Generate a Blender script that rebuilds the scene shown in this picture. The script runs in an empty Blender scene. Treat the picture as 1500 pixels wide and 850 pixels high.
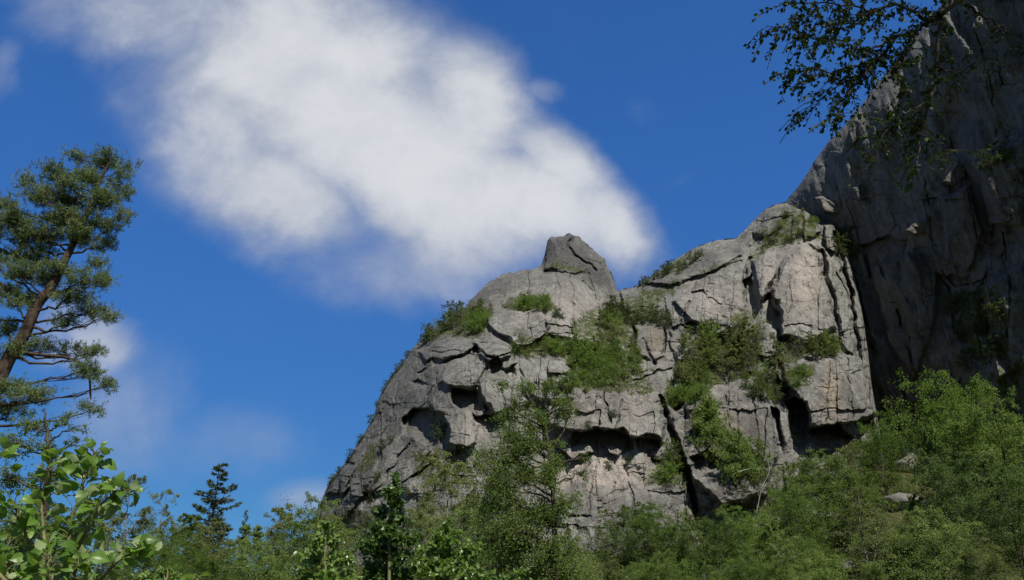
import bpy, math, random
import numpy as np
from mathutils import Vector, Euler
random.seed(7)
RNG = np.random.default_rng(11)
R = math.radians
SC = bpy.context.scene
COL = SC.collection
# ------------------------------------------------------------------ camera, sky, sun, exposure
PITCH = R(22.0); FPX = 1168.0; CAMZ = 1.6
CS, SN = math.cos(PITCH), math.sin(PITCH)
cam = bpy.data.objects.new('camera', bpy.data.cameras.new('camera')); COL.objects.link(cam)
cam.location = (0, 0, CAMZ); cam.rotation_euler = (math.pi/2 + PITCH, 0, 0)
cam.data.sensor_width = 36; cam.data.lens = 36*FPX/1500
cam.data.clip_start = 0.05; cam.data.clip_end = 12000
SC.camera = cam
SUN_EL = R(52); SUN_P = Vector((0.40, -0.92)).normalized()
SUN = Vector((SUN_P.x*math.cos(SUN_EL), SUN_P.y*math.cos(SUN_EL), math.sin(SUN_EL)))
sl = bpy.data.lights.new('sun', 'SUN'); sl.energy = 5.0; sl.angle = R(0.53); sl.color = (1.0, 0.95, 0.87)
so = bpy.data.objects.new('sun', sl); COL.objects.link(so); so.location = (60, -100, 150)
so.rotation_euler = (-SUN).to_track_quat('-Z', 'Y').to_euler()
SC.view_settings.view_transform = 'Standard'; SC.view_settings.look = 'None'
SC.view_settings.exposure = 0.12; SC.view_settings.gamma = 1.0; SC.view_settings.use_curve_mapping = False
SC.render.engine = 'CYCLES'
SC.cycles.use_denoising = True
SC.cycles.max_bounces = 6; SC.cycles.diffuse_bounces = 3; SC.cycles.transmission_bounces = 3; SC.cycles.glossy_bounces = 2
SKY_STRENGTH = 0.12

def raydir(u, v):
    px = (np.asarray(u, float) - 750)/FPX; py = (425 - np.asarray(v, float))/FPX
    return px, CS - SN*py, SN + CS*py
def P(u, v, y):                       # the point seen at (u, v) of the photograph, y metres into the scene
    dx, dy, dz = raydir(u, v)
    t = np.asarray(y, float)/dy
    return np.stack(np.broadcast_arrays(dx*t, dy*t, CAMZ + dz*t), -1)
def P1(u, v, y): return Vector(P(u, v, y).tolist())

class NT:                             # small node-tree writer
    def __init__(s, nt): s.nt = nt; nt.nodes.clear()
    def n(s, t, ins=None, **kw):
        nd = s.nt.nodes.new(t)
        for k, v in kw.items(): setattr(nd, k, v)
        for k, v in (ins or {}).items():
            if isinstance(v, bpy.types.NodeSocket): s.nt.links.new(v, nd.inputs[k])
            else: nd.inputs[k].default_value = v
        return nd
    def m(s, op, a, b=None, c=None, clamp=False):
        ins = {0: a}
        if b is not None: ins[1] = b
        if c is not None: ins[2] = c
        return s.n('ShaderNodeMath', ins, operation=op, use_clamp=clamp).outputs[0]
    def mix(s, f, a, b, blend='MIX'):
        nd = s.nt.nodes.new('ShaderNodeMix'); nd.data_type = 'RGBA'; nd.blend_type = blend
        for i, v in ((0, f), (6, a), (7, b)):
            if isinstance(v, bpy.types.NodeSocket): s.nt.links.new(v, nd.inputs[i])
            else: nd.inputs[i].default_value = (tuple(v) + (1,))[:4] if i else v
        return nd.outputs[2]
    def ss(s, x, lo, hi, a=0.0, b=1.0):
        return s.n('ShaderNodeMapRange', {0: x, 1: lo, 2: hi, 3: a, 4: b}, interpolation_type='SMOOTHSTEP').outputs[0]
    def noise(s, vec, scale, detail=4, rough=0.55, dist=0.0):
        return s.n('ShaderNodeTexNoise', {'Vector': vec, 'Scale': scale, 'Detail': detail, 'Roughness': rough, 'Distortion': dist}).outputs['Fac']

W = bpy.data.worlds.new('World'); SC.world = W; W.use_nodes = True
t = NT(W.node_tree)
sky = t.n('ShaderNodeTexSky', sky_type='NISHITA', sun_disc=False, sun_elevation=SUN_EL,
          sun_rotation=math.atan2(SUN_P.x, SUN_P.y), altitude=300, air_density=1.0, dust_density=0.15, ozone_density=3.0)
tc = t.n('ShaderNodeTexCoord')
sp = t.n('ShaderNodeSeparateXYZ', {0: tc.outputs['Generated']})
yy = t.m('MAXIMUM', sp.outputs[1], 0.02)
X = t.m('DIVIDE', sp.outputs[0], yy); Z = t.m('DIVIDE', sp.outputs[2], yy)
front = t.ss(sp.outputs[1], 0.05, 0.2)
vec = t.n('ShaderNodeCombineXYZ', {0: X, 1: Z, 2: 0.37}).outputs[0]
n1 = t.noise(vec, 3.4, 7, 0.58, 0.15); n2 = t.noise(vec, 9.0, 8, 0.62, 0.22)
wx = t.m('MULTIPLY', t.m('SUBTRACT', t.noise(vec, 6.0, 5, 0.6), 0.5), 0.10)
Xw = t.m('ADD', X, wx); Zw = t.m('ADD', Z, t.m('MULTIPLY', t.m('SUBTRACT', n1, 0.5), 0.10))
CLOUDS = [(690,150,135,105,42,.95),(815,235,110,60,35,.85),(330,190,150,110,30,.85),(440,110,280,200,25,1.0),(600,220,270,135,32,1.0),(770,285,190,85,25,.95),(290,20,290,95,8,.72),(400,280,190,95,22,.9),
          (885,322,100,70,35,.85),(690,350,190,75,-4,.62),(812,135,40,26,0,.40),(150,495,75,50,15,.60),(-5,105,45,70,0,.36),
          (190,600,110,140,0,.34),(440,742,75,42,0,.52),(330,650,150,90,0,.27),(1005,268,50,18,-35,.20),(955,160,45,30,0,.16),(600,395,190,70,4,.50),(250,690,160,60,0,.24),(90,470,60,60,0,.5)]
dens = None; thick = None
for (cx, cy, rx, ry, rot, wt) in CLOUDS:
    dx, dy, dz = raydir(cx, cy); cX, cZ = float(dx/dy), float(dz/dy)
    k = 1.0/(FPX*float(dy)); kz = k/float(dy)      # local scale of the vertical plane at Y = 1
    a = R(-rot); ca, sa = math.cos(a), math.sin(a)
    ox = t.m('SUBTRACT', Xw, cX); oz = t.m('SUBTRACT', Zw, cZ)
    ox = t.m('DIVIDE', ox, k); oz = t.m('DIVIDE', oz, kz)
    p = t.m('DIVIDE', t.m('ADD', t.m('MULTIPLY', ox, ca), t.m('MULTIPLY', oz, sa)), rx)
    q = t.m('DIVIDE', t.m('SUBTRACT', t.m('MULTIPLY', oz, ca), t.m('MULTIPLY', ox, sa)), ry)
    r = t.m('SQRT', t.m('ADD', t.m('MULTIPLY', p, p), t.m('MULTIPLY', q, q)))
    e = t.m('MULTIPLY', t.ss(r, 0.15, 1.45, 1.0, 0.0), wt)
    dens = e if dens is None else t.n('ShaderNodeMath', {0: dens, 1: e, 2: 0.12}, operation='SMOOTH_MAX').outputs[0]
d1 = t.m('ADD', dens, t.m('MULTIPLY', t.m('SUBTRACT', n1, 0.5), 0.62))
d1 = t.m('ADD', d1, t.m('MULTIPLY', t.m('SUBTRACT', n2, 0.5), 0.34))
gate = t.ss(dens, 0.02, 0.25)
alpha = t.m('MULTIPLY', t.m('MULTIPLY', t.ss(d1, 0.06, 0.92), gate), front)
alpha = t.m('MULTIPLY', alpha, 0.97)
cshade = t.ss(t.m('ADD', d1, t.m('MULTIPLY', t.m('SUBTRACT', n2, 0.5), 0.75)), 0.25, 1.2)
K = 1.0/SKY_STRENGTH
ccol = t.mix(cshade, (0.37*K, 0.41*K, 0.49*K), (0.65*K, 0.665*K, 0.695*K))
deep = t.ss(sp.outputs[1], -0.2, 0.5)      # the sky is deepest opposite the sun
elev = t.ss(sp.outputs[2], 0.0, 0.62, 0.34, 0.76)
lowdim = t.n('ShaderNodeCombineXYZ', {0: elev, 1: elev, 2: elev}).outputs[0]
skyb = t.mix(deep, t.mix(1.0, sky.outputs[0], (0.33, 0.355, 0.40), 'MULTIPLY'), t.mix(1.0, t.mix(1.0, sky.outputs[0], (0.40, 0.90, 1.50), 'MULTIPLY'), lowdim, 'MULTIPLY'))
skyc = t.mix(alpha, skyb, ccol)
bg = t.n('ShaderNodeBackground', {'Color': skyc, 'Strength': SKY_STRENGTH})
t.n('ShaderNodeOutputWorld', {'Surface': bg.outputs[0]})

# ------------------------------------------------------------------ numeric helpers
def sstep(x, a, b):
    q = np.clip((x - a)/(b - a), 0, 1); return q*q*(3 - 2*q)
def _hash(ix, iy, seed):
    h = (ix.astype(np.int64)*374761393 + iy.astype(np.int64)*668265263 + seed*982451653) & 0x7fffffff
    h = ((h ^ (h >> 13))*1274126177) & 0x7fffffff
    return (h ^ (h >> 16)) & 0x7fffffff
def perlin(x, y, seed=0):
    x = np.asarray(x, float); y = np.asarray(y, float)
    ix = np.floor(x); iy = np.floor(y); fx = x - ix; fy = y - iy
    ux = fx**3*(fx*(fx*6 - 15) + 10); uy = fy**3*(fy*(fy*6 - 15) + 10)
    def g(a, b):
        an = _hash(ix + a, iy + b, seed)*(2*math.pi/0x7fffffff)
        return np.cos(an)*(fx - a) + np.sin(an)*(fy - b)
    return 1.5*((g(0, 0)*(1 - ux) + g(1, 0)*ux)*(1 - uy) + (g(0, 1)*(1 - ux) + g(1, 1)*ux)*uy)
def fbm(x, y, seed=0, oct=4, gain=0.5):
    s = 0; a = 1.0
    for i in range(oct): s = s + a*perlin(x*2**i, y*2**i, seed + i*17); a *= gain
    return s
def facets(x, y, seed, tilt=1.0, edge=None):
    """piecewise planar cells: offset and tilt of the nearest seed, and how near the next cell is"""
    ix = np.floor(x); iy = np.floor(y)
    b1 = np.full(x.shape, 9.0); b2 = np.full(x.shape, 9.0); val = np.zeros(x.shape)
    rnd = lambda cx, cy, k: _hash(cx, cy, seed + k*101)/0x7fffffff
    for a in (-1, 0, 1):
        for b in (-1, 0, 1):
            cx, cy = ix + a, iy + b
            dx = x - (cx + rnd(cx, cy, 1)); dy = y - (cy + rnd(cx, cy, 2))
            d = np.hypot(dx, dy)
            vv = (rnd(cx, cy, 3)*2 - 1) + tilt*((rnd(cx, cy, 4)*2 - 1)*dx + (rnd(cx, cy, 5)*2 - 1)*dy)
            near = d < b1
            b2 = np.where(near, b1, np.minimum(b2, d)); val = np.where(near, vv, val); b1 = np.where(near, d, b1)
    return val, b2 - b1
def seg_dist(u, v, pts, closed=False):
    d = np.full(u.shape, 1e9); n = len(pts)
    for i in range(n if closed else n - 1):
        ax, ay = pts[i]; bx, by = pts[(i + 1) % n]
        ex, ey = bx - ax, by - ay; L = ex*ex + ey*ey + 1e-9
        s = np.clip(((u - ax)*ex + (v - ay)*ey)/L, 0, 1)
        d = np.minimum(d, np.hypot(u - ax - s*ex, v - ay - s*ey))
    return d
def in_poly(u, v, pts):
    ins = np.zeros(u.shape, bool); n = len(pts)
    for i in range(n):
        x1, y1 = pts[i]; x2, y2 = pts[(i + 1) % n]
        c = ((y1 > v) != (y2 > v))
        ins ^= c & (u < (x2 - x1)*(v - y1)/((y2 - y1) if y2 != y1 else 1e-9) + x1)
    return ins
def sdf(u, v, pts):
    d = seg_dist(u, v, pts, True); return np.where(in_poly(u, v, pts), d, -d)
def box_of(u, v, pts, pad):
    p = np.array(pts); return (u > p[:, 0].min() - pad) & (u < p[:, 0].max() + pad) & (v > p[:, 1].min() - pad) & (v < p[:, 1].max() + pad)

def make_mesh(name, verts, faces_flat, loop_starts, mats, mat_idx=None, attrs=None, smooth=False):
    me = bpy.data.meshes.new(name)
    nv = len(verts); me.vertices.add(nv); me.vertices.foreach_set('co', np.ascontiguousarray(verts, np.float32).ravel())
    me.loops.add(len(faces_flat)); me.loops.foreach_set('vertex_index', np.ascontiguousarray(faces_flat, np.int32))
    me.polygons.add(len(loop_starts)); me.polygons.foreach_set('loop_start', np.ascontiguousarray(loop_starts, np.int32))
    if mat_idx is not None: me.polygons.foreach_set('material_index', np.ascontiguousarray(mat_idx, np.int32))
    me.polygons.foreach_set('use_smooth', np.full(len(loop_starts), smooth))
    for m in mats: me.materials.append(m)
    for k, arr in (attrs or {}).items():
        a = me.attributes.new(k, 'FLOAT', 'POINT'); a.data.foreach_set('value', np.ascontiguousarray(arr, np.float32))
    me.update(calc_edges=True); me.validate()
    return me
def link(name, data, parent=None):
    o = bpy.data.objects.new(name, data); COL.objects.link(o)
    if parent is not None: o.parent = parent
    return o
def thing(name, label, cat, loc=(0, 0, 0), group=None):
    o = link(name, None); o.location = loc; o.empty_display_size = 0.3
    o['label'] = label; o['category'] = cat
    if group: o['group'] = group
    return o
def tag(o, label=None, cat=None, group=None, kind=None):
    for k, v in (('label', label), ('category', cat), ('group', group), ('kind', kind)):
        if v: o[k] = v
    return o
class MB:                             # collects tubes, quads and any polygons into one mesh
    def __init__(s): s.v = []; s.f = []; s.ls = []; s.nv = 0; s.nl = 0; s.tone = []
    def add(s, verts, quads, tone=0.5):
        quads = np.asarray(quads); verts = np.asarray(verts, float)
        k = quads.shape[1]
        s.v.append(verts); s.f.append((quads + s.nv).ravel()); s.ls.append(s.nl + k*np.arange(len(quads)))
        s.tone.append(np.broadcast_to(np.asarray(tone, float), (len(verts),)))
        s.nv += len(verts); s.nl += quads.size
    def tube(s, path, rad, k=6, tone=0.5):
        path = np.asarray(path, float); n = len(path); rad = np.broadcast_to(np.asarray(rad, float), (n,))
        T = np.gradient(path, axis=0); T /= np.linalg.norm(T, axis=1, keepdims=True) + 1e-9
        ref = np.array([0.31, 0.95, 0.1]) if abs(T[0, 1]) < 0.8 else np.array([0.9, 0.1, 0.3])
        A = np.cross(T, ref); A /= np.linalg.norm(A, axis=1, keepdims=True) + 1e-9
        B = np.cross(T, A)
        an = np.arange(k)*2*math.pi/k
        ring = path[:, None] + rad[:, None, None]*(np.cos(an)[None, :, None]*A[:, None] + np.sin(an)[None, :, None]*B[:, None])
        i = np.arange(n - 1)[:, None]*k; j = np.arange(k)[None]; j2 = (j + 1) % k
        q = np.stack([i + j, i + j2, i + k + j2, i + k + j], -1).reshape(-1, 4)
        s.add(ring.reshape(-1, 3), q, tone)
    def mesh(s, name, mat, smooth=False):
        return make_mesh(name, np.concatenate(s.v), np.concatenate(s.f), np.concatenate(s.ls), [mat], attrs={'tone': np.concatenate(s.tone)}, smooth=smooth)
def unit(a): return a/(np.linalg.norm(a, axis=-1, keepdims=True) + 1e-9)
def rand_dirs(rng, n):
    return unit(rng.normal(size=(n, 3)))
def leaf_quads(mb, c, d, nrm, L, Wd, tone):
    """diamond leaves: centre c, long axis d, face normal nrm"""
    b = unit(np.cross(d, nrm)); n = len(c); L = np.broadcast_to(L, (n,))[:, None]; Wd = np.broadcast_to(Wd, (n,))[:, None]
    nn = np.cross(b, d)
    v = np.stack([c - d*L*.5, c + b*Wd*.5 - d*L*.08 + nn*L*.08, c + d*L*.5, c - b*Wd*.5 - d*L*.08 + nn*L*.08], 1).reshape(-1, 3)
    q = np.arange(n*4).reshape(-1, 4)
    mb.add(v, q, np.repeat(tone, 4))

# ------------------------------------------------------------------ materials
def attr(t, name): return t.n('ShaderNodeAttribute', attribute_name=name).outputs['Fac']
def new_mat(name):
    m = bpy.data.materials.new(name); m.use_nodes = True; return m, NT(m.node_tree)
def rock_material(name, c_dark, c_mid, c_lite, streak=1.0):
    m, t = new_mat(name)
    co = t.n('ShaderNodeTexCoord').outputs['Object']
    st = t.n('ShaderNodeMapping', {'Vector': co, 'Scale': (1.0, 1.0, 0.16)}).outputs[0]
    big = t.noise(co, 0.09, 5, 0.6); med = t.noise(co, 0.5, 6, 0.65); fine = t.noise(co, 3.0, 4, 0.7)
    strk = t.noise(st, 0.55, 5, 0.62, 0.4); strk2 = t.noise(st, 1.7, 4, 0.6)
    c = t.mix(t.ss(med, 0.32, 0.68), c_mid, c_lite)
    c = t.mix(t.m('MULTIPLY', t.ss(big, 0.45, 0.68), 0.6), c, c_dark)
    c = t.mix(t.m('MULTIPLY', t.ss(strk, 0.52, 0.66), 0.72*streak), c, c_dark)
    c = t.mix(t.m('MULTIPLY', t.ss(strk2, 0.56, 0.68), 0.62*streak), c, (0.055, 0.052, 0.048))
    c = t.mix(t.m('MULTIPLY', t.ss(fine, 0.35, 0.75), 0.28), c, tuple(x*1.35 for x in c_lite))
    c = t.mix(t.m('MULTIPLY', t.ss(t.noise(co, 0.9, 6, 0.75), 0.62, 0.74), 0.45), c, (0.075, 0.073, 0.066))
    wob = t.n('ShaderNodeMix', {0: 0.16, 4: co, 5: t.n('ShaderNodeTexNoise', {'Vector': co, 'Scale': 0.5, 'Detail': 4}).outputs['Color']}, data_type='VECTOR').outputs[1]
    blk = t.n('ShaderNodeMapping', {'Vector': wob, 'Scale': (1.0, 1.0, 0.5)}).outputs[0]
    vc = t.n('ShaderNodeTexVoronoi', {'Vector': blk, 'Scale': 0.55})
    cellv = t.n('ShaderNodeSeparateColor', {0: vc.outputs['Color']}).outputs[0]
    vcf = t.n('ShaderNodeSeparateColor', {0: t.n('ShaderNodeTexVoronoi', {'Vector': blk, 'Scale': 2.1}).outputs['Color']}).outputs[0]
    gain = t.m('ADD', t.m('ADD', 0.72, t.m('MULTIPLY', cellv, 0.34)), t.m('MULTIPLY', vcf, 0.24))
    c = t.mix(1.0, c, t.n('ShaderNodeCombineXYZ', {0: gain, 1: gain, 2: gain}).outputs[0], 'MULTIPLY')
    ve = t.n('ShaderNodeTexVoronoi', {'Vector': blk, 'Scale': 0.32}, feature='DISTANCE_TO_EDGE').outputs['Distance']
    frac = t.m('MULTIPLY', t.ss(ve, 0.0, 0.028, 1.0, 0.0), t.ss(t.noise(co, 0.2, 3, 0.5), 0.50, 0.62))
    c = t.mix(t.m('MULTIPLY', frac, 0.6), c, (0.040, 0.039, 0.036))
    pk = t.m('MULTIPLY', attr(t, 'pale'), t.ss(t.noise(st, 0.8, 5, 0.65, 0.5), 0.33, 0.58))
    c = t.mix(t.m('MULTIPLY', pk, 0.85), c, (0.40, 0.345, 0.30))
    oc = t.m('MULTIPLY', attr(t, 'ochre'), t.ss(t.noise(st, 0.7, 5, 0.65, 0.5), 0.36, 0.56))
    c = t.mix(t.m('MULTIPLY', oc, 0.55), c, (0.34, 0.235, 0.135))
    dk = t.m('MULTIPLY', attr(t, 'stain_shade'), t.ss(t.noise(st, 0.6, 5, 0.7, 0.5), 0.36, 0.58))
    c = t.mix(t.m('MULTIPLY', dk, 0.75), c, (0.075, 0.062, 0.052))
    c = t.mix(t.m('MULTIPLY', attr(t, 'face_shade'), 0.78), c, t.mix(med, (0.046, 0.046, 0.045), (0.102, 0.100, 0.095)))  # greys the rock: shade of faces turned from the sun, mixed into the colour
    vg = t.ss(t.m('ADD', attr(t, 'veg'), t.m('MULTIPLY', t.m('SUBTRACT', t.noise(co, 0.8, 5, 0.7), 0.5), 1.3)), 0.42, 0.60)
    gcol = t.mix(t.ss(t.noise(co, 0.35, 4, 0.6), 0.4, 0.62), (0.040, 0.062, 0.014), (0.105, 0.098, 0.040))
    gcol = t.mix(t.ss(t.noise(co, 2.2, 3, 0.6), 0.35, 0.7), gcol, (0.050, 0.085, 0.018))
    c = t.mix(vg, c, gcol)
    h = t.m('ADD', t.m('MULTIPLY', t.noise(co, 0.9, 8, 0.68, 0.3), 0.9), t.m('MULTIPLY', t.noise(st, 1.4, 6, 0.65), 0.4))
    bp = t.n('ShaderNodeBump', {'Strength': 1.0, 'Distance': 0.6, 'Height': t.m('ADD', h, t.m('MULTIPLY', vcf, 0.22))})
    bs = t.n('ShaderNodeBsdfPrincipled', {'Base Color': c, 'Roughness': 0.86, 'Specular IOR Level': 0.25, 'Normal': bp.outputs[0]})
    t.n('ShaderNodeOutputMaterial', {'Surface': bs.outputs[0]})
    return m
M_ROCK = rock_material('granite', (0.086, 0.085, 0.078), (0.155, 0.152, 0.138), (0.235, 0.230, 0.210))
M_WALL = rock_material('granite_shaded_wall', (0.064, 0.065, 0.064), (0.108, 0.109, 0.106), (0.165, 0.166, 0.162))  # darker, cooler copy of the granite: part of the wall's shade is in its colour

def leaf_material(name, dark, mid, lite, trans=0.5, back=None, rough=0.5, spec=0.22):
    m, t = new_mat(name)
    tone = attr(t, 'tone'); rnd = t.n('ShaderNodeObjectInfo').outputs['Random']
    tn = t.m('ADD', tone, t.m('MULTIPLY', t.m('SUBTRACT', rnd, 0.5), 0.8))
    c = t.mix(t.ss(tn, 0.0, 0.5), dark, mid); c = t.mix(t.ss(tn, 0.5, 1.0), c, lite)
    cb = c
    if back is not None:
        cb = t.mix(t.n('ShaderNodeNewGeometry').outputs['Backfacing'], c, back)
    bs = t.n('ShaderNodeBsdfPrincipled', {'Base Color': cb, 'Roughness': rough, 'Specular IOR Level': spec})
    tr = t.n('ShaderNodeBsdfTranslucent', {'Color': t.mix(0.5, c, (lite[0]*1.5, lite[1]*1.6, lite[2]*.6))})
    mx = t.n('ShaderNodeMixShader', {0: trans, 1: bs.outputs[0], 2: tr.outputs[0]})
    t.n('ShaderNodeOutputMaterial', {'Surface': mx.outputs[0]})
    return m
def bark_material(name, c1, c2, scale=6.0, zs=0.4):
    m, t = new_mat(name)
    co = t.n('ShaderNodeTexCoord').outputs['Object']
    st = t.n('ShaderNodeMapping', {'Vector': co, 'Scale': (1, 1, zs)}).outputs[0]
    n = t.noise(st, scale, 5, 0.65)
    c = t.mix(t.ss(n, 0.38, 0.62), c1, c2)
    bp = t.n('ShaderNodeBump', {'Strength': 0.7, 'Distance': 0.03, 'Height': n})
    bs = t.n('ShaderNodeBsdfPrincipled', {'Base Color': c, 'Roughness': 0.85, 'Specular IOR Level': 0.2, 'Normal': bp.outputs[0]})
    t.n('ShaderNodeOutputMaterial', {'Surface': bs.outputs[0]})
    return m
M_BIRCH = leaf_material('birch_leaves', (0.068, 0.112, 0.026), (0.139, 0.210, 0.050), (0.254, 0.321, 0.109))
M_OLIVE = leaf_material('olive_birch_leaves', (0.083, 0.110, 0.037), (0.159, 0.198, 0.069), (0.267, 0.293, 0.129))
M_BRIGHT = leaf_material('bright_leaves', (0.073, 0.125, 0.025), (0.132, 0.213, 0.040), (0.213, 0.300, 0.078))
M_DARKG = leaf_material('dark_leaves', (0.04, 0.062, 0.02), (0.068, 0.1, 0.03), (0.11, 0.145, 0.048), 0.28)
M_ASPEN = leaf_material('aspen_leaves', (0.078, 0.146, 0.020), (0.134, 0.230, 0.036), (0.224, 0.325, 0.084), 0.38, back=(0.221, 0.294, 0.125), rough=0.35, spec=0.5)
M_ALDER = leaf_material('dark_aspen_leaves', (0.039, 0.083, 0.013), (0.072, 0.139, 0.021), (0.125, 0.209, 0.040), 0.35, back=(0.149, 0.209, 0.083), rough=0.35, spec=0.5)
M_ALDER2 = leaf_material('deep_green_leaves', (.038, .066, .020), (.078, .125, .034), (.150, .205, .066), 0.42)
M_LIME = leaf_material('broad_leaves', (0.075, 0.15, 0.018), (0.125, 0.235, 0.03), (0.2, 0.32, 0.065), 0.40, back=(0.300, 0.372, 0.174), rough=0.38, spec=0.5)
M_NEEDLE = leaf_material('pine_needles', (.038,.066,.022), (.084,.130,.044), (.160,.205,.078), 0.15)
M_SPRUCE = leaf_material('spruce_needles', (.060,.085,.052), (.095,.128,.075), (.140,.175,.105), 0.15)
M_GRASS = leaf_material('grass_blades', (0.06, 0.08, 0.02), (0.115, 0.125, 0.04), (0.2, 0.18, 0.085), 0.3)
M_BBARK = bark_material('birch_bark', (0.06, 0.052, 0.045), (0.26, 0.24, 0.215), 5, 2.5)
M_DBARK = bark_material('dark_bark', (0.035, 0.028, 0.022), (0.10, 0.082, 0.065), 7, 0.5)
M_PBARK = bark_material('pine_bark', (0.028, 0.021, 0.017), (0.085, 0.061, 0.045), 5, 0.4)
M_GREENSTEM = bark_material('green_stem', (0.12, 0.13, 0.05), (0.20, 0.19, 0.09), 8, 0.5)

def ground_material():
    m, t = new_mat('forest_floor')
    co = t.n('ShaderNodeTexCoord').outputs['Object']
    a = t.noise(co, 0.25, 5, 0.65); b = t.noise(co, 1.6, 5, 0.7)
    c = t.mix(t.ss(a, 0.4, 0.6), (0.045, 0.058, 0.018), (0.095, 0.092, 0.036))
    c = t.mix(t.ss(b, 0.5, 0.66), c, (0.052, 0.040, 0.026))
    bp = t.n('ShaderNodeBump', {'Strength': 0.8, 'Distance': 0.3, 'Height': b})
    bs = t.n('ShaderNodeBsdfPrincipled', {'Base Color': c, 'Roughness': 0.95, 'Specular IOR Level': 0.1, 'Normal': bp.outputs[0]})
    t.n('ShaderNodeOutputMaterial', {'Surface': bs.outputs[0]})
    return m
M_GROUND = ground_material()

# ------------------------------------------------------------------ terrain
def terrain(x, y):
    x = np.asarray(x, float); y = np.asarray(y, float)
    yc = np.clip(y, 0, 150)
    z = 0.0006*yc**2*(0.55 + 0.45*sstep(x, -45, 5))
    z = z + 11.0*sstep(x, 14, 62)*(yc/130)**1.6
    z = z + (0.5*fbm(x/14, y/14, 5, 3) + 0.25*perlin(x/3.5, y/3.5, 9))*sstep(np.hypot(x, y), 6, 35)
    far = np.hypot(x, y)
    return z - 40*sstep(far, 260, 900)
def build_ground():
    g = np.unique(np.concatenate([np.linspace(-170, 190, 241), np.geomspace(190, 4000, 18), -np.geomspace(170, 4000, 18)]))
    gy = np.unique(np.concatenate([np.linspace(-60, 200, 175), np.geomspace(200, 4000, 18), -np.geomspace(60, 4000, 18)]))
    Xg, Yg = np.meshgrid(g, gy); Zg = terrain(Xg, Yg)
    v = np.stack([Xg, Yg, Zg], -1).reshape(-1, 3)
    nx = len(g); i, j = np.meshgrid(np.arange(nx - 1), np.arange(len(gy) - 1)); k = (j*nx + i).ravel()
    q = np.stack([k, k + 1, k + nx + 1, k + nx], -1)
    o = link('ground', make_mesh('ground', v, q.ravel(), np.arange(len(q))*4, [M_GROUND], smooth=True))
    tag(o, 'mossy forest floor rising to the foot of the cliffs', 'ground', kind='structure')
build_ground()
# ------------------------------------------------------------------ the mountain and the side wall
def tps(pts):
    p = np.array(pts, float); xy = p[:, :2]/300.0; n = len(p)
    def phi(r2): return 0.5*r2*np.log(r2 + 1e-12)
    A = phi(((xy[:, None] - xy[None])**2).sum(-1)) + 2e-3*np.eye(n)
    Q = np.hstack([np.ones((n, 1)), xy]); M = np.block([[A, Q], [Q.T, np.zeros((3, 3))]])
    w = np.linalg.solve(M, np.concatenate([p[:, 2], np.zeros(3)]))
    def f(u, v):
        x = np.asarray(u, float)/300; y = np.asarray(v, float)/300
        s = w[n] + w[n+1]*x + w[n+2]*y
        for i in range(n): s = s + w[i]*phi((x - xy[i, 0])**2 + (y - xy[i, 1])**2)
        return s
    return f
OUT = [(438,905),(455,800),(462,752),(470,735),(480,710),(495,690),(510,672),(530,640),(548,610),(552,590),(560,572),(575,548),(590,530),
 (600,515),(612,502),(630,488),(650,472),(672,459),(684,447),(700,428),(712,416),(730,406),(735,402),(752,399),(770,395),(786,393),(793,389),
 (798,374),(802,352),(806,348),(825,346),(835,342),(845,345),(862,360),(878,374),(886,378),(889,390),(896,402),(902,418),(904,426),(910,424),
 (925,422),(935,418),(950,408),(975,390),(1000,373),(1020,362),(1050,352),(1078,350),(1090,338),(1105,322),(1120,308),(1135,300),(1150,297),
 (1165,303),(1180,310),(1200,320),(1222,325),(1226,345),(1236,357),(1245,380),(1251,400),(1258,430),(1265,470),(1272,520),(1276,560),(1283,600),
 (1290,640),(1300,720),(1312,905)]
BASE = tps([(440,900,152),(470,760,150),(600,790,120),(750,790,114),(900,780,114),(1050,780,116),(1200,760,118),(1290,700,124),
 (500,690,148),(560,600,151),(640,560,132),(640,650,126),(760,560,128),(760,650,122),(900,590,126),(900,690,120),(1000,590,130),(1000,690,121),
 (1080,565,129),(1100,680,120),(1230,560,127),(1220,660,122),(1272,560,131),(1285,640,126),
 (600,520,160),(650,500,149),(700,490,141),(800,480,138),(880,480,143),(905,480,147),(930,500,141),(970,540,135),(1040,440,141),(1040,510,135),
 (1130,490,136),(1170,420,138),(1240,430,142),(1265,480,139),
 (650,472,166),(735,410,168),(720,440,154),(800,405,158),(830,348,166),(820,420,150),(870,400,162),(890,440,158),(903,425,166),(925,425,164),
 (960,450,149),(1000,378,163),(1050,370,157),(1085,352,160),(1095,385,150),(1150,300,156),(1160,340,149),(1230,350,148)])
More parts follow.
